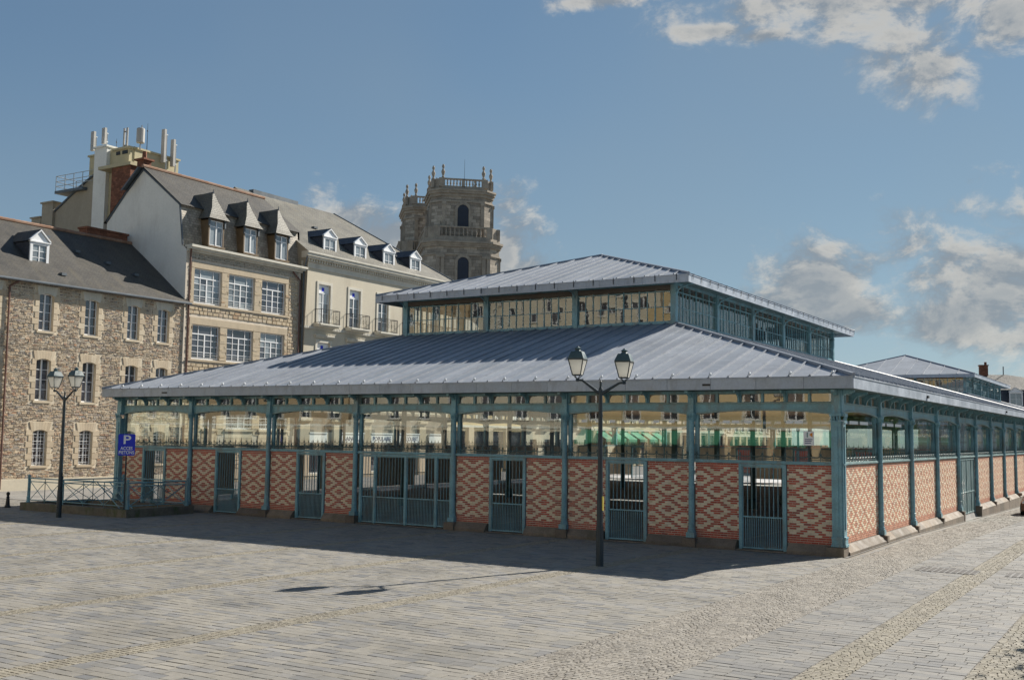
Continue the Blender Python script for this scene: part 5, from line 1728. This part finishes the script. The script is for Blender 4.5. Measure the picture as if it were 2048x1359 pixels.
b = MB(); b.box(-50.9, -50.2, 15.6, 16.2, 20.2, 21.5); b.box(-51.05, -50.05, 15.45, 16.35, 21.5, 21.62); b.lathe((-50.55, 15.9, 21.62), [(0.17, 0), (0.13, 0.55)], 8); b.build('chimney', 'chimney_brick', gh)
b = MB(); b.box(-54.4, -54.0, 16.56, 16.6, 22.55, 22.8); b.box(-53.75, -53.2, 16.56, 16.6, 22.55, 22.8); b.build('vent_opening', 'black_iron', tb)
b = MB()
b.box(-61.2, -58.0, 16.6, 18.4, 20.55, 20.75)
b.build('walkway_deck', 'lead', tb)
b = MB()
for x in (-61.15, -60.1, -59.1, -58.1):
    for yy in (16.65, 18.35): b.tube((x, yy, 20.75), (x, yy, 21.85), 0.03, n=5)
for z in (21.1, 21.45, 21.85):
    for yy in (16.65, 18.35): b.tube((-61.15, yy, z), (-57.0, yy, z + (0.6 if False else 0)), 0.028, n=5)
    b.tube((-61.15, 16.65, z), (-61.15, 18.35, z), 0.028, n=5)
b.build('walkway_railing', 'steel', tb)


def mast(label, x, yy, z0, z1, kind):
    t_ = thing('roof_antenna', (x, yy, z0), label, 'antenna', 'phone antennas on the tall house roof')
    if kind == 'panel':
        b_ = MB(); b_.box(x - 0.17, x + 0.17, yy - 0.1, yy + 0.08, z0 + 0.35, z1); b_.build('panel', 'antenna', t_)
        b_ = MB(); b_.tube((x + 0.05, yy + 0.2, z0 - 0.1), (x + 0.05, yy + 0.2, z1 - 0.3), 0.045, n=6)
        for z in (z0 + 0.5, z1 - 0.4): b_.box(x - 0.03, x + 0.12, yy + 0.05, yy + 0.25, z, z + 0.07)
        b_.build('mast', 'steel', t_)
    elif kind == 'drum':
        b_ = MB(); b_.lathe((x, yy, z0), [(0.26, 0.35), (0.28, 0.4), (0.28, z1 - z0 - 0.05), (0.24, z1 - z0)], 14); b_.build('drum', 'antenna', t_)
        b_ = MB(); b_.tube((x, yy, z0 - 0.1), (x, yy, z0 + 0.4), 0.06, n=6); b_.tube((x + 0.1, yy, z1), (x + 0.1, yy, z1 + 0.2), 0.05, n=6); b_.build('mast', 'steel', t_)
    elif kind == 'pair':
        for dx in (-0.16, 0.17):
            b_ = MB(); b_.tube((x + dx, yy, z0 - 0.1), (x + dx, yy, z1), 0.075, n=8); b_.build('tube', 'antenna', t_)
        b_ = MB(); b_.tube((x - 0.16, yy, z1 - 0.25), (x + 0.17, yy, z1 - 0.25), 0.05, n=5); b_.tube((x - 0.16, yy, z0 + 0.4), (x + 0.17, yy, z0 + 0.4), 0.05, n=5); b_.build('bracket', 'lead', t_)
    else:
        b_ = MB(); b_.tube((x, yy, z0 - 0.1), (x, yy, z1), 0.035, 0.012, n=5); b_.lathe((x, yy, z0 + (z1 - z0) * 0.7), [(0.03, 0), (0.06, 0.06), (0.03, 0.12)], 6); b_.build('rod', 'lead', t_)


mast('tall leftmost panel antenna beside the rooftop walkway', -57.7, 17.1, 23.08, 24.85, 'panel')
mast('panel antenna standing on the white stair shaft', -56.35, 17.0, 23.38, 24.9, 'panel')
mast('pair of linked upright tubes in the middle of the masts', -54.4, 17.3, 23.05, 24.7, 'pair')
mast('fat white drum antenna above the yellow chimney block', -52.8, 17.3, 23.05, 24.45, 'drum')
mast('thin whip aerial right of the drum antenna', -53.2, 18.2, 23.05, 25.1, 'whip')
mast('tall panel antenna rising behind the gable peak', -52.75, 19.3, 22.1, 24.87, 'panel')
mast('rightmost panel antenna behind the slate ridge', -52.75, 20.15, 22.0, 24.33, 'panel')
mast('short thin rod left of the paired tubes', -55.5, 17.4, 23.05, 24.1, 'whip')

# ------------------------------------------------------------------ cathedral towers
def octo(c, w, ch, rot):
    p = [(w, -w + ch), (w, w - ch), (w - ch, w), (-w + ch, w), (-w, w - ch), (-w, -w + ch), (-w + ch, -w), (w - ch, -w)]
    s, k = math.sin(rot), math.cos(rot)
    return [(c[0] + x * k - y_ * s, c[1] + x * s + y_ * k) for x, y_ in p]


URN = MB(); URN.lathe((0, 0, 0), [(0.28, 0), (0.28, 0.25), (0.16, 0.4), (0.34, 0.9), (0.4, 1.2), (0.2, 1.6), (0.14, 1.75), (0.26, 1.95), (0.28, 2.2), (0.12, 2.5)], 10)
URN = URN.mesh('urn', ['cathedral_trim'])
BALU = MB(); BALU.lathe((0, 0, 0), [(0.13, 0), (0.08, 0.12), (0.17, 0.4), (0.08, 0.85), (0.13, 1.0)], 8)
BALU = BALU.mesh('baluster', ['cathedral_trim'])


def tower(label, c, rot, top=46.4):
    t_ = thing('cathedral_tower', (c[0], c[1], 0), label, 'tower', 'pair of cathedral towers')
    W1, W2, c1, c2 = 6.4, 5.25, 1.9, 1.7
    fr = []
    for k in range(4):
        a = rot + k * math.pi / 2
        fr.append(Fac((c[0], c[1], 0), (math.cos(a), math.sin(a), 0), (math.sin(a), -math.cos(a), 0)))
    b_ = MB(); b_.prism(octo(c, W1, c1, rot), 0, 34.6); b_.build('lower_stage', 'cathedral', t_)
    b_ = MB(); b_.prism(octo(c, W2, c2, rot), 36.0, 43.4); b_.build('upper_stage', 'cathedral', t_)
    b_ = MB()
    for w, ch, z0, z1 in ((W1 + 0.15, c1, 33.2, 33.5), (W1 + 0.25, c1, 34.6, 34.9), (W1 + 0.4, c1 + 0.1, 34.9, 35.25), (W1 + 0.62, c1 + 0.15, 35.25, 35.6), (W1 + 0.1, c1, 35.6, 36.2),
                          (W2 + 0.15, c2, 42.4, 42.7), (W2 + 0.2, c2, 43.4, 43.9), (W2 + 0.45, c2 + 0.1, 43.9, 44.3), (W2 + 0.6, c2 + 0.15, 44.3, 44.6), (W2, c2, 44.6, 45.0)):
        b_.prism(octo(c, w, ch, rot), z0, z1)
    b_.build('cornice', 'cathedral_trim', t_)
    pil = []
    for F in fr:
        for w, z0, z1, tops, d in ((W1, 24.0, 33.2, 33.7, W1), (W2, 36.2, 42.4, 42.0, W2)):
            flat = w - (1.9 if w == W1 else 1.7)
            for u in (-flat + 0.25, flat - 0.25, -flat + 1.0, flat - 1.0) if w == W1 else (-flat + 0.25, flat - 0.25):
                m_ = MB(); m_.fbox(F, u - 0.3, u + 0.3, z0, z1, d - 0.1, d + 0.25); m_.fbox(F, u - 0.38, u + 0.38, z1 - 0.5, z1, d + 0.25, d + 0.38); m_.build('pilaster', 'cathedral_trim', t_)
            z1w = 33.5 - 0.6 if w == W1 else 42.0
            z0w = 28.4 if w == W1 else 38.3
            hw = 0.95
            pts = [(-hw, z0w), (hw, z0w), (hw, z1w - hw)] + [(hw * math.cos(a), z1w - hw + hw * math.sin(a)) for a in [k * math.pi / 8 for k in range(1, 8)]] + [(-hw, z1w - hw)]
            m_ = MB(); m_.fprism(F, pts, d - 0.2, d + 0.03); lv = m_.build('louvred_opening', 'louvre', t_)
            m_ = MB()
            for k in range(14):
                zz_ = z0w + (z1w - z0w - 0.6) * k / 14
                m_.fbox(F, -hw + 0.02, hw - 0.02, zz_, zz_ + 0.1, d + 0.03, d + 0.1)
            m_.fbox(F, -0.06, 0.06, z0w, z1w - 0.05, d + 0.1, d + 0.13)
            m_.build('louvres', 'louvre', lv, kind='stuff')
            m_ = MB()
            ring = [(hw * math.cos(a), z1w - hw + hw * math.sin(a)) for a in [k * math.pi / 10 for k in range(11)]]
            for (u0, v0), (u1, v1) in zip(ring, ring[1:]):
                k0, k1 = 1.5, 1.5
                q = [(u0, v0), (u0 * k0, (v0 - z1w + hw) * k0 + z1w - hw), (u1 * k1, (v1 - z1w + hw) * k1 + z1w - hw), (u1, v1)]
                m_.fprism(F, q, d - 0.1, d + 0.2)
            for s in (-1, 1): m_.fbox(F, min(s * hw, s * hw * 1.5), max(s * hw, s * hw * 1.5), z0w, z1w - hw, d - 0.1, d + 0.2)
            m_.build('arch_moulding', 'cathedral_trim', t_)
        # balustrades
        for w, ch, z0, h in ((W1 - 0.1, c1, 36.2, 1.9), (W2 - 0.1, c2, 45.0, 1.5)):
            flat = w - ch
            m_ = MB(); m_.fbox(F, -flat, flat, z0 + h - 0.25, z0 + h, w - 0.3, w + 0.1); m_.fbox(F, -flat, flat, z0, z0 + 0.2, w - 0.3, w + 0.1)
            for u in (-flat - 0.2, flat + 0.2) if z0 > 40 else (-flat, flat): m_.fbox(F, u - 0.5, u + 0.5, z0, z0 + h, w - 0.35, w + 0.15)
            if z0 > 40: m_.fbox(F, -0.25, 0.25, z0, z0 + h, w - 0.3, w + 0.1)
            bl = m_.build('balustrade', 'cathedral_trim', t_)
            nb = 11
            for k in range(nb):
                u = -flat + 0.75 + (2 * flat - 1.5) * k / (nb - 1)
                place('baluster', BALU, bl, loc=F.P(u, z0 + 0.2, w - 0.1), scale=(1, 1, h - 0.45))
            a, e = F.P(flat, 0, w), F.P(w, 0, flat)
            m_ = MB(); G = Fac(a, e - a, ((e - a).y, -(e - a).x, 0)); L = (e - a).length
            m_.fbox(G, 0, L, z0, z0 + h, -0.3, 0.05); m_.build('corner_parapet', 'cathedral_trim', t_)
            if z0 > 40:
                for p in (F.P(flat, z0 + h, w - 0.2), F.P(-flat, z0 + h, w - 0.2)): place('urn', URN, t_, loc=p, scale=(0.85, 0.85, 0.95))
    if top: b_ = MB(); b_.tube((c[0] + 1, c[1], 45), (c[0] + 1, c[1], 51.0), 0.05, 0.02, 5); b_.build('lightning_rod', 'lead', t_)


TROT = R(42.0)
tower('nearer square cathedral tower with balustrades, urns and dark arched louvres', (-96.4, 119.4), TROT)
tower('cathedral tower half hidden behind its twin on the left', (-108.8, 128.3), TROT, None)

# ------------------------------------------------------------------ mansard house at the far right
mh = thing('mansard_house', (-14, 150, 0), 'far mansard house with blue slate and white dormer at the right edge', 'house')
MF = Fac((-24.0, 143.0, 0), (1, 0.35, 0), (0.35, -1, 0))
b = MB(); b.fbox(MF, 0, 26, -2, 8.6, -12, 0); b.build('wall', 'render_beige', mh)
b = MB(); b.fbox(MF, -0.2, 26.2, 8.35, 8.75, -12, 0.35); b.build('cornice', 'cornice_cream', mh)
b = MB(); b.roof([MF.P(0, 8.75, 0.1), MF.P(26, 8.75, 0.1), MF.P(25.5, 11.3, -0.7), MF.P(0.5, 11.3, -0.7)]); b.roof([MF.P(0, 8.75, -12), MF.P(0, 8.75, 0.1), MF.P(0.5, 11.3, -0.7), MF.P(0.5, 11.3, -11.5)]); b.build('mansard_slope', 'slate_blue', mh)
b = MB(); b.roof([MF.P(0.3, 11.3, -0.5), MF.P(25.7, 11.3, -0.5), MF.P(12.5, 13.9, -6), MF.P(5.0, 13.9, -6)]); b.roof([MF.P(0.3, 11.3, -11.7), MF.P(0.3, 11.3, -0.5), MF.P(5.0, 13.9, -6)]); b.roof([MF.P(25.7, 11.3, -0.5), MF.P(25.7, 11.3, -11.7), MF.P(12.5, 13.9, -6)])
b.build('roof', 'slate_brown', mh)
dormer(mh, MF, 11.4, 13.3, 8.8, 10.9, 0.6, 1.4, d0=0.25, rows=2)
dormer(mh, MF, 16.4, 18.3, 8.8, 10.9, 0.6, 1.4, d0=0.25, rows=2)
b = MB(); b.fbox(MF, 8.5, 9.7, 13.0, 15.3, -6.6, -5.6); b.fbox(MF, 8.4, 9.8, 15.3, 15.45, -6.7, -5.5); b.tube(MF.P(9.4, 15.4, -6), MF.P(9.4, 15.9, -6), 0.2, n=8); b.build('chimney', 'chimney_brick', mh)
b = MB(); b.tube(MF.P(12.0, 13.5, -6), MF.P(12.0, 15.2, -6), 0.08, n=6); b.build('flue_pipe', 'lead', mh)
# ------------------------------------------------------------------ street furniture
def street_lamp(label, x, y, theta, drop=0.0):
    t = thing('street_lamp', (x, y, 0), label, 'street lamp', 'two-headed lamps on the square')
    b = MB(); b.lathe((x, y, 0), [(0.105, 0), (0.10, 0.02), (0.095, 1.0), (0.085, 1.02), (0.062, 3.0), (0.05, 4.45), (0.055, 4.55), (0.03, 4.62), (0.03, 4.75), (0.012, 4.78)], 12)
    b.build('pole', 'lamp_iron', t)
    ux, uy = math.cos(theta), math.sin(theta)
    for s in (-1, 1):
        dz = -drop if s > 0 else 0.0
        hx, hy = x + s * 0.63 * ux, y + s * 0.63 * uy
        b = MB()
        b.tube((x, y, 4.42), (x + s * 0.5 * ux, y + s * 0.5 * uy, 4.79 + dz), 0.045, 0.03, 8); b.tube((x + s * 0.5 * ux, y + s * 0.5 * uy, 4.79 + dz), (hx, hy, 4.80 + dz), 0.03, 0.03, 8)
        b.lathe((hx, hy, 4.76 + dz), [(0.03, 0), (0.055, 0.02), (0.05, 0.06), (0.03, 0.09)], 8)
        arm = b.build('arm', 'lamp_iron', t)
        a0 = theta + math.pi / 4
        z0, z1 = 4.93 + dz, 5.34 + dz
        r0, r1 = 0.155, 0.285
        cor = lambda r, k: (hx + r * math.cos(a0 + k * math.pi / 2), hy + r * math.sin(a0 + k * math.pi / 2))
        fr = MB()
        for k in range(4):
            fr.tube((*cor(r0, k), z0), (*cor(r1, k), z1), 0.014, n=5)
            fr.tube((*cor(r0, k), z0), (*cor(r0, k + 1), z0), 0.016, n=5); fr.tube((*cor(r1, k), z1), (*cor(r1, k + 1), z1), 0.02, n=5)
            fr.tube((*cor(r0 * 0.9, k), z0), (*cor(0.03, k), z0 - 0.1), 0.011, n=5)
        hd = fr.build('lantern', 'lamp_iron', t)
        for k in range(4):
            p = MB(); p.face([(*cor(r0, k), z0), (*cor(r0, k + 1), z0), (*cor(r1, k + 1), z1), (*cor(r1, k), z1)]); p.build('lantern_glass', 'frosted', hd)
        c = MB()
        c.lathe((hx, hy, z1), [(0.30, 0.0), (0.30, 0.03), (0.20, 0.20), (0.185, 0.21)], 4, rot=a0)
        c.lathe((hx, hy, z1 + 0.21), [(0.11, 0), (0.07, 0.04), (0.07, 0.06), (0.10, 0.08), (0.05, 0.11), (0.02, 0.14)], 10)
        c.build('lantern_cap', 'lamp_cap', hd)
    return t


l2 = street_lamp('tall two-headed lamp post standing before the middle of the market hall', -4.41, -6.44, R(12), 0.08)
street_lamp('distant two-headed lamp post beside the stair railing', -27.82, -5.58, 0.0)
b = MB(); b.box(-4.345, -4.315, -6.47, -6.41, 1.42, 1.78); b.build('number_plate', 'plate_yellow', l2)

# stair enclosure with green railings on a mossy kerb
se = thing('stair_railing', (-29, -2.5, 0), 'green iron railing on a mossy stone kerb round the parking stairs', 'railing')
KX0, KX1, KY0, KY1 = -32.4, -25.75, -4.15, -0.85
kb = MB()
segs = [(KX0, KX1, KY0, KY0 + 0.4, 1.65), (KX0, KX0 + 0.4, KY0 + 0.4, KY1, 1.6), (KX1 - 0.4, KX1, KY0 + 0.4, KY1, 1.6), (KX0 + 0.4, KX1 - 0.4, KY1 - 0.35, KY1, 1.6)]
for x0, x1, y0, y1, L in segs:
    long_x = (x1 - x0) > (y1 - y0)
    n = max(1, round(max(x1 - x0, y1 - y0) / L))
    for i in range(n):
        m_ = MB()
        if long_x: m_.box(x0 + (x1 - x0) * i / n + 0.004, x0 + (x1 - x0) * (i + 1) / n - 0.004, y0, y1, -0.02, 0.31)
        else: m_.box(x0, x1, y0 + (y1 - y0) * i / n + 0.004, y0 + (y1 - y0) * (i + 1) / n - 0.004, -0.02, 0.31)
        m_.build('kerb_stone', 'moss_stone', se)
pts = {'A': (-32.15, -3.95), 'B': (-30.0, -3.95), 'C': (-25.98, -3.95), 'D': (-25.95, -1.05), 'E': (-29.9, -1.05), 'M': (-28.0, -3.95)}
for k, (x, y) in pts.items():
    if k == 'M': continue
    m_ = MB(); m_.lathe((x, y, 0.31), [(0.085, 0), (0.085, 0.05), (0.07, 0.07), (0.07, 0.2), (0.08, 0.22), (0.055, 0.26), (0.05, 0.95), (0.065, 0.97), (0.065, 1.0), (0.04, 1.02), (0.065, 1.07), (0.05, 1.12), (0.01, 1.15)], 10)
    m_.build('post', 'iron', se)


def rail_panel(p, q):
    p = Vector((*p, 0)); q = Vector((*q, 0))
    d = (q - p); L = d.length; F = Fac(p, d, (d.y, -d.x, 0))
    m_ = MB()
    for v, r in ((1.30, 0.026), (1.17, 0.018), (0.42, 0.018)): m_.tube(F.P(0.05, v), F.P(L - 0.05, v), r, n=6)
    n = max(1, round(L / 1.35))
    for i in range(n):
        a, e = 0.1 + (L - 0.2) * i / n, 0.1 + (L - 0.2) * (i + 1) / n
        for u in (a, e): m_.tube(F.P(u, 0.31), F.P(u, 1.30), 0.016, n=5)
        m_.tube(F.P(a, 0.42), F.P(e, 1.17), 0.014, n=5); m_.tube(F.P(a, 1.17), F.P(e, 0.42), 0.014, n=5)
    m_.build('railing_panel', 'iron', se)


rail_panel(pts['A'], pts['B']); rail_panel(pts['B'], pts['C']); rail_panel(pts['C'], pts['D']); rail_panel(pts['B'], pts['E']); rail_panel(pts['E'], pts['D'])
m_ = MB()
for k in range(2): m_.tube((-29.6 + 0.12 * k, -2.6 + 0.5 * k, 1.2), (-27.4 + 0.12 * k, -2.6 + 0.5 * k, -0.3), 0.025, n=6)
m_.build('stair_handrail', 'iron', se)

sp = thing('parking_sign', (-26.0, -4.05, 0.31), 'blue pedestrian parking sign with white P on a post above the railing', 'sign')
SN = Vector((34.4, -27.4, 0)).normalized()
SF = Fac((-26.0, -4.07, 0), (-SN.y, SN.x, 0), SN)
m_ = MB(); m_.tube((-26.0, -4.07, 0.3), (-26.0, -4.07, 3.1), 0.032, n=8); m_.build('post', 'lamp_iron', sp)
m_ = MB()
rr = 0.05
poly = []
for cx_, cy_, a0 in ((0.31 - rr, 2.36 + rr, -90), (0.31 - rr, 3.18 - rr, 0), (-0.31 + rr, 3.18 - rr, 90), (-0.31 + rr, 2.36 + rr, 180)):
    for k in range(5): poly.append((cx_ + rr * math.cos(R(a0 + k * 22.5)), cy_ + rr * math.sin(R(a0 + k * 22.5))))
m_.fprism(SF, poly, 0.035, 0.055)
pl = m_.build('sign_plate', 'sign_blue', sp)
text_mesh(pl, 'P', SF, 0, 2.95, 0.056, 0.46, 'sign_white', 0.27, 'lettering', 0.002)
text_mesh(pl, 'ACCES', SF, 0, 2.63, 0.056, 0.17, 'sign_white', 0.44, 'lettering', 0.002)
text_mesh(pl, 'PIETONS', SF, 0, 2.47, 0.056, 0.17, 'sign_white', 0.55, 'lettering', 0.002)

bo = MB(); bo.lathe((-33.95, -3.68, 0), [(0.13, 0), (0.13, 0.05), (0.09, 0.1), (0.075, 0.3), (0.06, 0.42), (0.075, 0.44), (0.045, 0.48), (0.05, 0.5), (0.075, 0.56), (0.07, 0.62), (0.03, 0.66)], 12)
bo.build('bollard', 'black_iron', smooth=False, label='small dark bollard with round knob at the left edge of the square', cat='bollard')

# drain grates
for x0, x1, y, lab in ((2.5, 3.95, -1.72, 'slotted drain grate in the paving right of the hall corner'), (4.6, 6.0, -1.6, 'slotted drain grate at the right edge of the picture')):
    dg = thing('drain_grate', ((x0 + x1) / 2, y, 0), lab, 'drain', 'drain grates')
    m_ = MB(); m_.box(x0, x1, y - 0.5, y + 0.5, 0.004, 0.008); m_.build('frame', 'paving_grey', dg)
    n = round((x1 - x0) / 0.15)
    for k in range(n):
        a = x0 + 0.01 + (x1 - x0) * k / n
        m_ = MB(); m_.box(a, a + 0.095, y - 0.46, y + 0.46, 0.008, 0.014); m_.build('slat', 'grate', dg)

# poster behind the corner pane
po = thing('poster', (-0.88, 0.09, 3.15), 'white notice with an orange triangle on the glass beside the corner pier', 'poster')
PF = Fac((-1.03, 0.1, 0), (1, 0, 0), (0, -1, 0))
m_ = MB(); m_.fbox(PF, 0, 0.31, 3.14, 3.56, 0.004, 0.008); m_.build('sheet', 'sign_white', po)
m_ = MB(); m_.fprism(PF, [(0.17, 3.46), (0.27, 3.38), (0.27, 3.53)], 0.008, 0.010); m_.build('orange_mark', 'orange', po)
m_ = MB(); m_.fbox(PF, 0.10, 0.13, 3.38, 3.53, 0.008, 0.010); m_.build('dark_mark', 'teal_print', po)
m_ = MB()
for v, a, e in ((3.32, 0.04, 0.27), (3.27, 0.04, 0.24), (3.21, 0.04, 0.22)): m_.fbox(PF, a, e, v - 0.012, v + 0.012, 0.008, 0.010)
m_.build('print_lines', 'letter_blue', po)

# parked car
def car(label, x, y, z, paint):
    t = thing('parked_car', (x, y, z), label, 'car')
    secs = [(0.0, 0.30, 0.52, 0.62, 0.60, 0.66, 0.50), (0.12, 0.22, 0.60, 0.74, 0.78, 0.82, 0.66), (0.5, 0.2, 0.66, 0.84, 0.86, 0.87, 0.72), (1.1, 0.2, 0.72, 0.96, 0.87, 0.88, 0.72),
            (1.25, 0.2, 0.74, 1.02, 0.87, 0.88, 0.72), (1.95, 0.2, 0.80, 1.45, 0.87, 0.88, 0.60), (2.6, 0.2, 0.84, 1.50, 0.87, 0.88, 0.60), (3.4, 0.2, 0.88, 1.42, 0.87, 0.88, 0.60),
            (3.85, 0.22, 0.92, 1.10, 0.86, 0.86, 0.66), (4.0, 0.35, 0.80, 0.95, 0.80, 0.80, 0.60)]
    m_ = MB()
    ring = []
    for yy, zl, zb, zt, wl, wb, wt_ in secs:
        ring.append([(x - wl, y + yy, z + zl), (x - wb, y + yy, z + zb), (x - wt_, y + yy, z + zt), (x + wt_, y + yy, z + zt), (x + wb, y + yy, z + zb), (x + wl, y + yy, z + zl)])
    for a, c in zip(ring, ring[1:]):
        for k in range(6):
            j = (k + 1) % 6
            m_.face([a[k], c[k], c[j], a[j]])
    m_.face(ring[0]); m_.face(ring[-1][::-1])
    m_.build('body', paint, t)
    m_ = MB(); a, c = ring[4], ring[5]
    off = Vector((0, -0.012, 0.008))
    m_.face([Vector(a[2]) + off, Vector(a[3]) + off, Vector(c[3]) + off, Vector(c[2]) + off]); m_.build('windscreen', 'pane_car', t)
    for s, i, j in ((-1, 1, 2), (1, 4, 3)):
        for p, q in ((5, 6), (6, 7)):
            m_ = MB(); o_ = Vector((s * 0.012, 0, 0.0))
            lo0, lo1, hi0, hi1 = Vector(ring[p][i]), Vector(ring[q][i]), Vector(ring[p][j]), Vector(ring[q][j])
            m_.face([lo0.lerp(hi0, 0.12) + o_, lo1.lerp(hi1, 0.12) + o_, lo1.lerp(hi1, 0.9) + o_, lo0.lerp(hi0, 0.9) + o_]); m_.build('side_window', 'pane_car', t)
    for s in (-1, 1):
        m_ = MB(); m_.lathe((0, 0, 0), [(0.02, -0.02), (0.16, 0.0), (0.17, 0.06), (0.1, 0.09)], 10)
        me = m_.mesh('headlight', ['sign_white'])
        place('headlight', me, t, loc=(x + s * 0.58, y + 0.14, z + 0.62), rot=(R(70), 0, 0), scale=(1, 0.6, 1))
        for yy in (0.75, 3.25):
            m_ = MB(); m_.tube((x + s * 0.70, y + yy, z + 0.31), (x + s * 0.885, y + yy, z + 0.31), 0.31, n=18); wh = m_.build('tyre', 'rubber', t)
            m_ = MB(); m_.tube((x + s * 0.88, y + yy, z + 0.31), (x + s * 0.895, y + yy, z + 0.31), 0.2, n=14); m_.build('rim', 'alloy', wh)
        m_ = MB(); m_.box(x + s * 0.98 - 0.09, x + s * 0.98 + 0.09, y + 1.35, y + 1.45, z + 0.92, z + 1.06); m_.build('wing_mirror', paint, t)
    m_ = MB(); m_.box(x - 0.5, x + 0.5, y - 0.012, y + 0.2, z + 0.32, z + 0.44); m_.build('grille', 'rubber', t)


car('bronze hatchback parked against the side of the hall at the right edge', 2.45, 27.3, gz(2, 28) , 'car_paint')


# ------------------------------------------------------------------ trees of the side street, out of the picture but mirrored and casting shade
def tree(label, x, y, h, spread, n=2600):
    z = gz(5, y)
    t = thing('street_tree', (x, y, z), label, 'tree', 'trees along the side street')
    m_ = MB()
    m_.tube((x, y, z), (x, y, z + h * 0.35), 0.2, 0.15, 8)
    tips = []
    for k in range(9):
        a = k * 2.4; l = h * random.uniform(0.25, 0.5)
        p = Vector((x, y, z + h * (0.33 + 0.03 * k)))
        q = p + Vector((math.cos(a) * spread * 0.6, math.sin(a) * spread * 0.6, l * 0.7))
        m_.tube(p, q, 0.08, 0.03, 6); tips.append(q)
    m_.tube((x, y, z + h * 0.35), (x, y, z + h * 0.8), 0.15, 0.04, 8)
    tips.append(Vector((x, y, z + h * 0.8)))
    m_.build('trunk', 'bark', t)
    cl = []
    for q in tips:
        for _ in range(5): cl.append((q + Vector((random.gauss(0, 0.5), random.gauss(0, 0.5), random.gauss(0, 0.45))) * 1.0, random.uniform(0.5, 1.0)))
    m_ = MB()
    for i in range(n):
        c, r = random.choice(cl)
        p = c + Vector((random.gauss(0, 0.5), random.gauss(0, 0.5), random.gauss(0, 0.4))) * r
        a = Vector((random.uniform(-1, 1), random.uniform(-1, 1), random.uniform(-0.6, 0.6))).normalized()
        bb = a.orthogonal().normalized(); s = random.uniform(0.07, 0.15)
        m_.face([p - a * s, p + bb * s * 0.6, p + a * s, p - bb * s * 0.6])
    m_.build('crown', 'leaf', t, kind='stuff')


tree('leafy street tree nearest the square on the right, out of frame', 11.2, 0.6, 7.5, 2.0)
tree('leafy street tree beyond the first on the side street', 12.5, 24.0, 9.5, 3.0)
tree('bushy street tree mirrored in the first side pane', 9.8, 42.0, 6.5, 2.6, 4500)
tree('street tree mirrored in the second side pane', 10.3, 51.5, 6.5, 2.6, 4500)
tree('low tree on the right whose shade falls at the bottom corner', 9.9, -5.8, 6.0, 1.5)
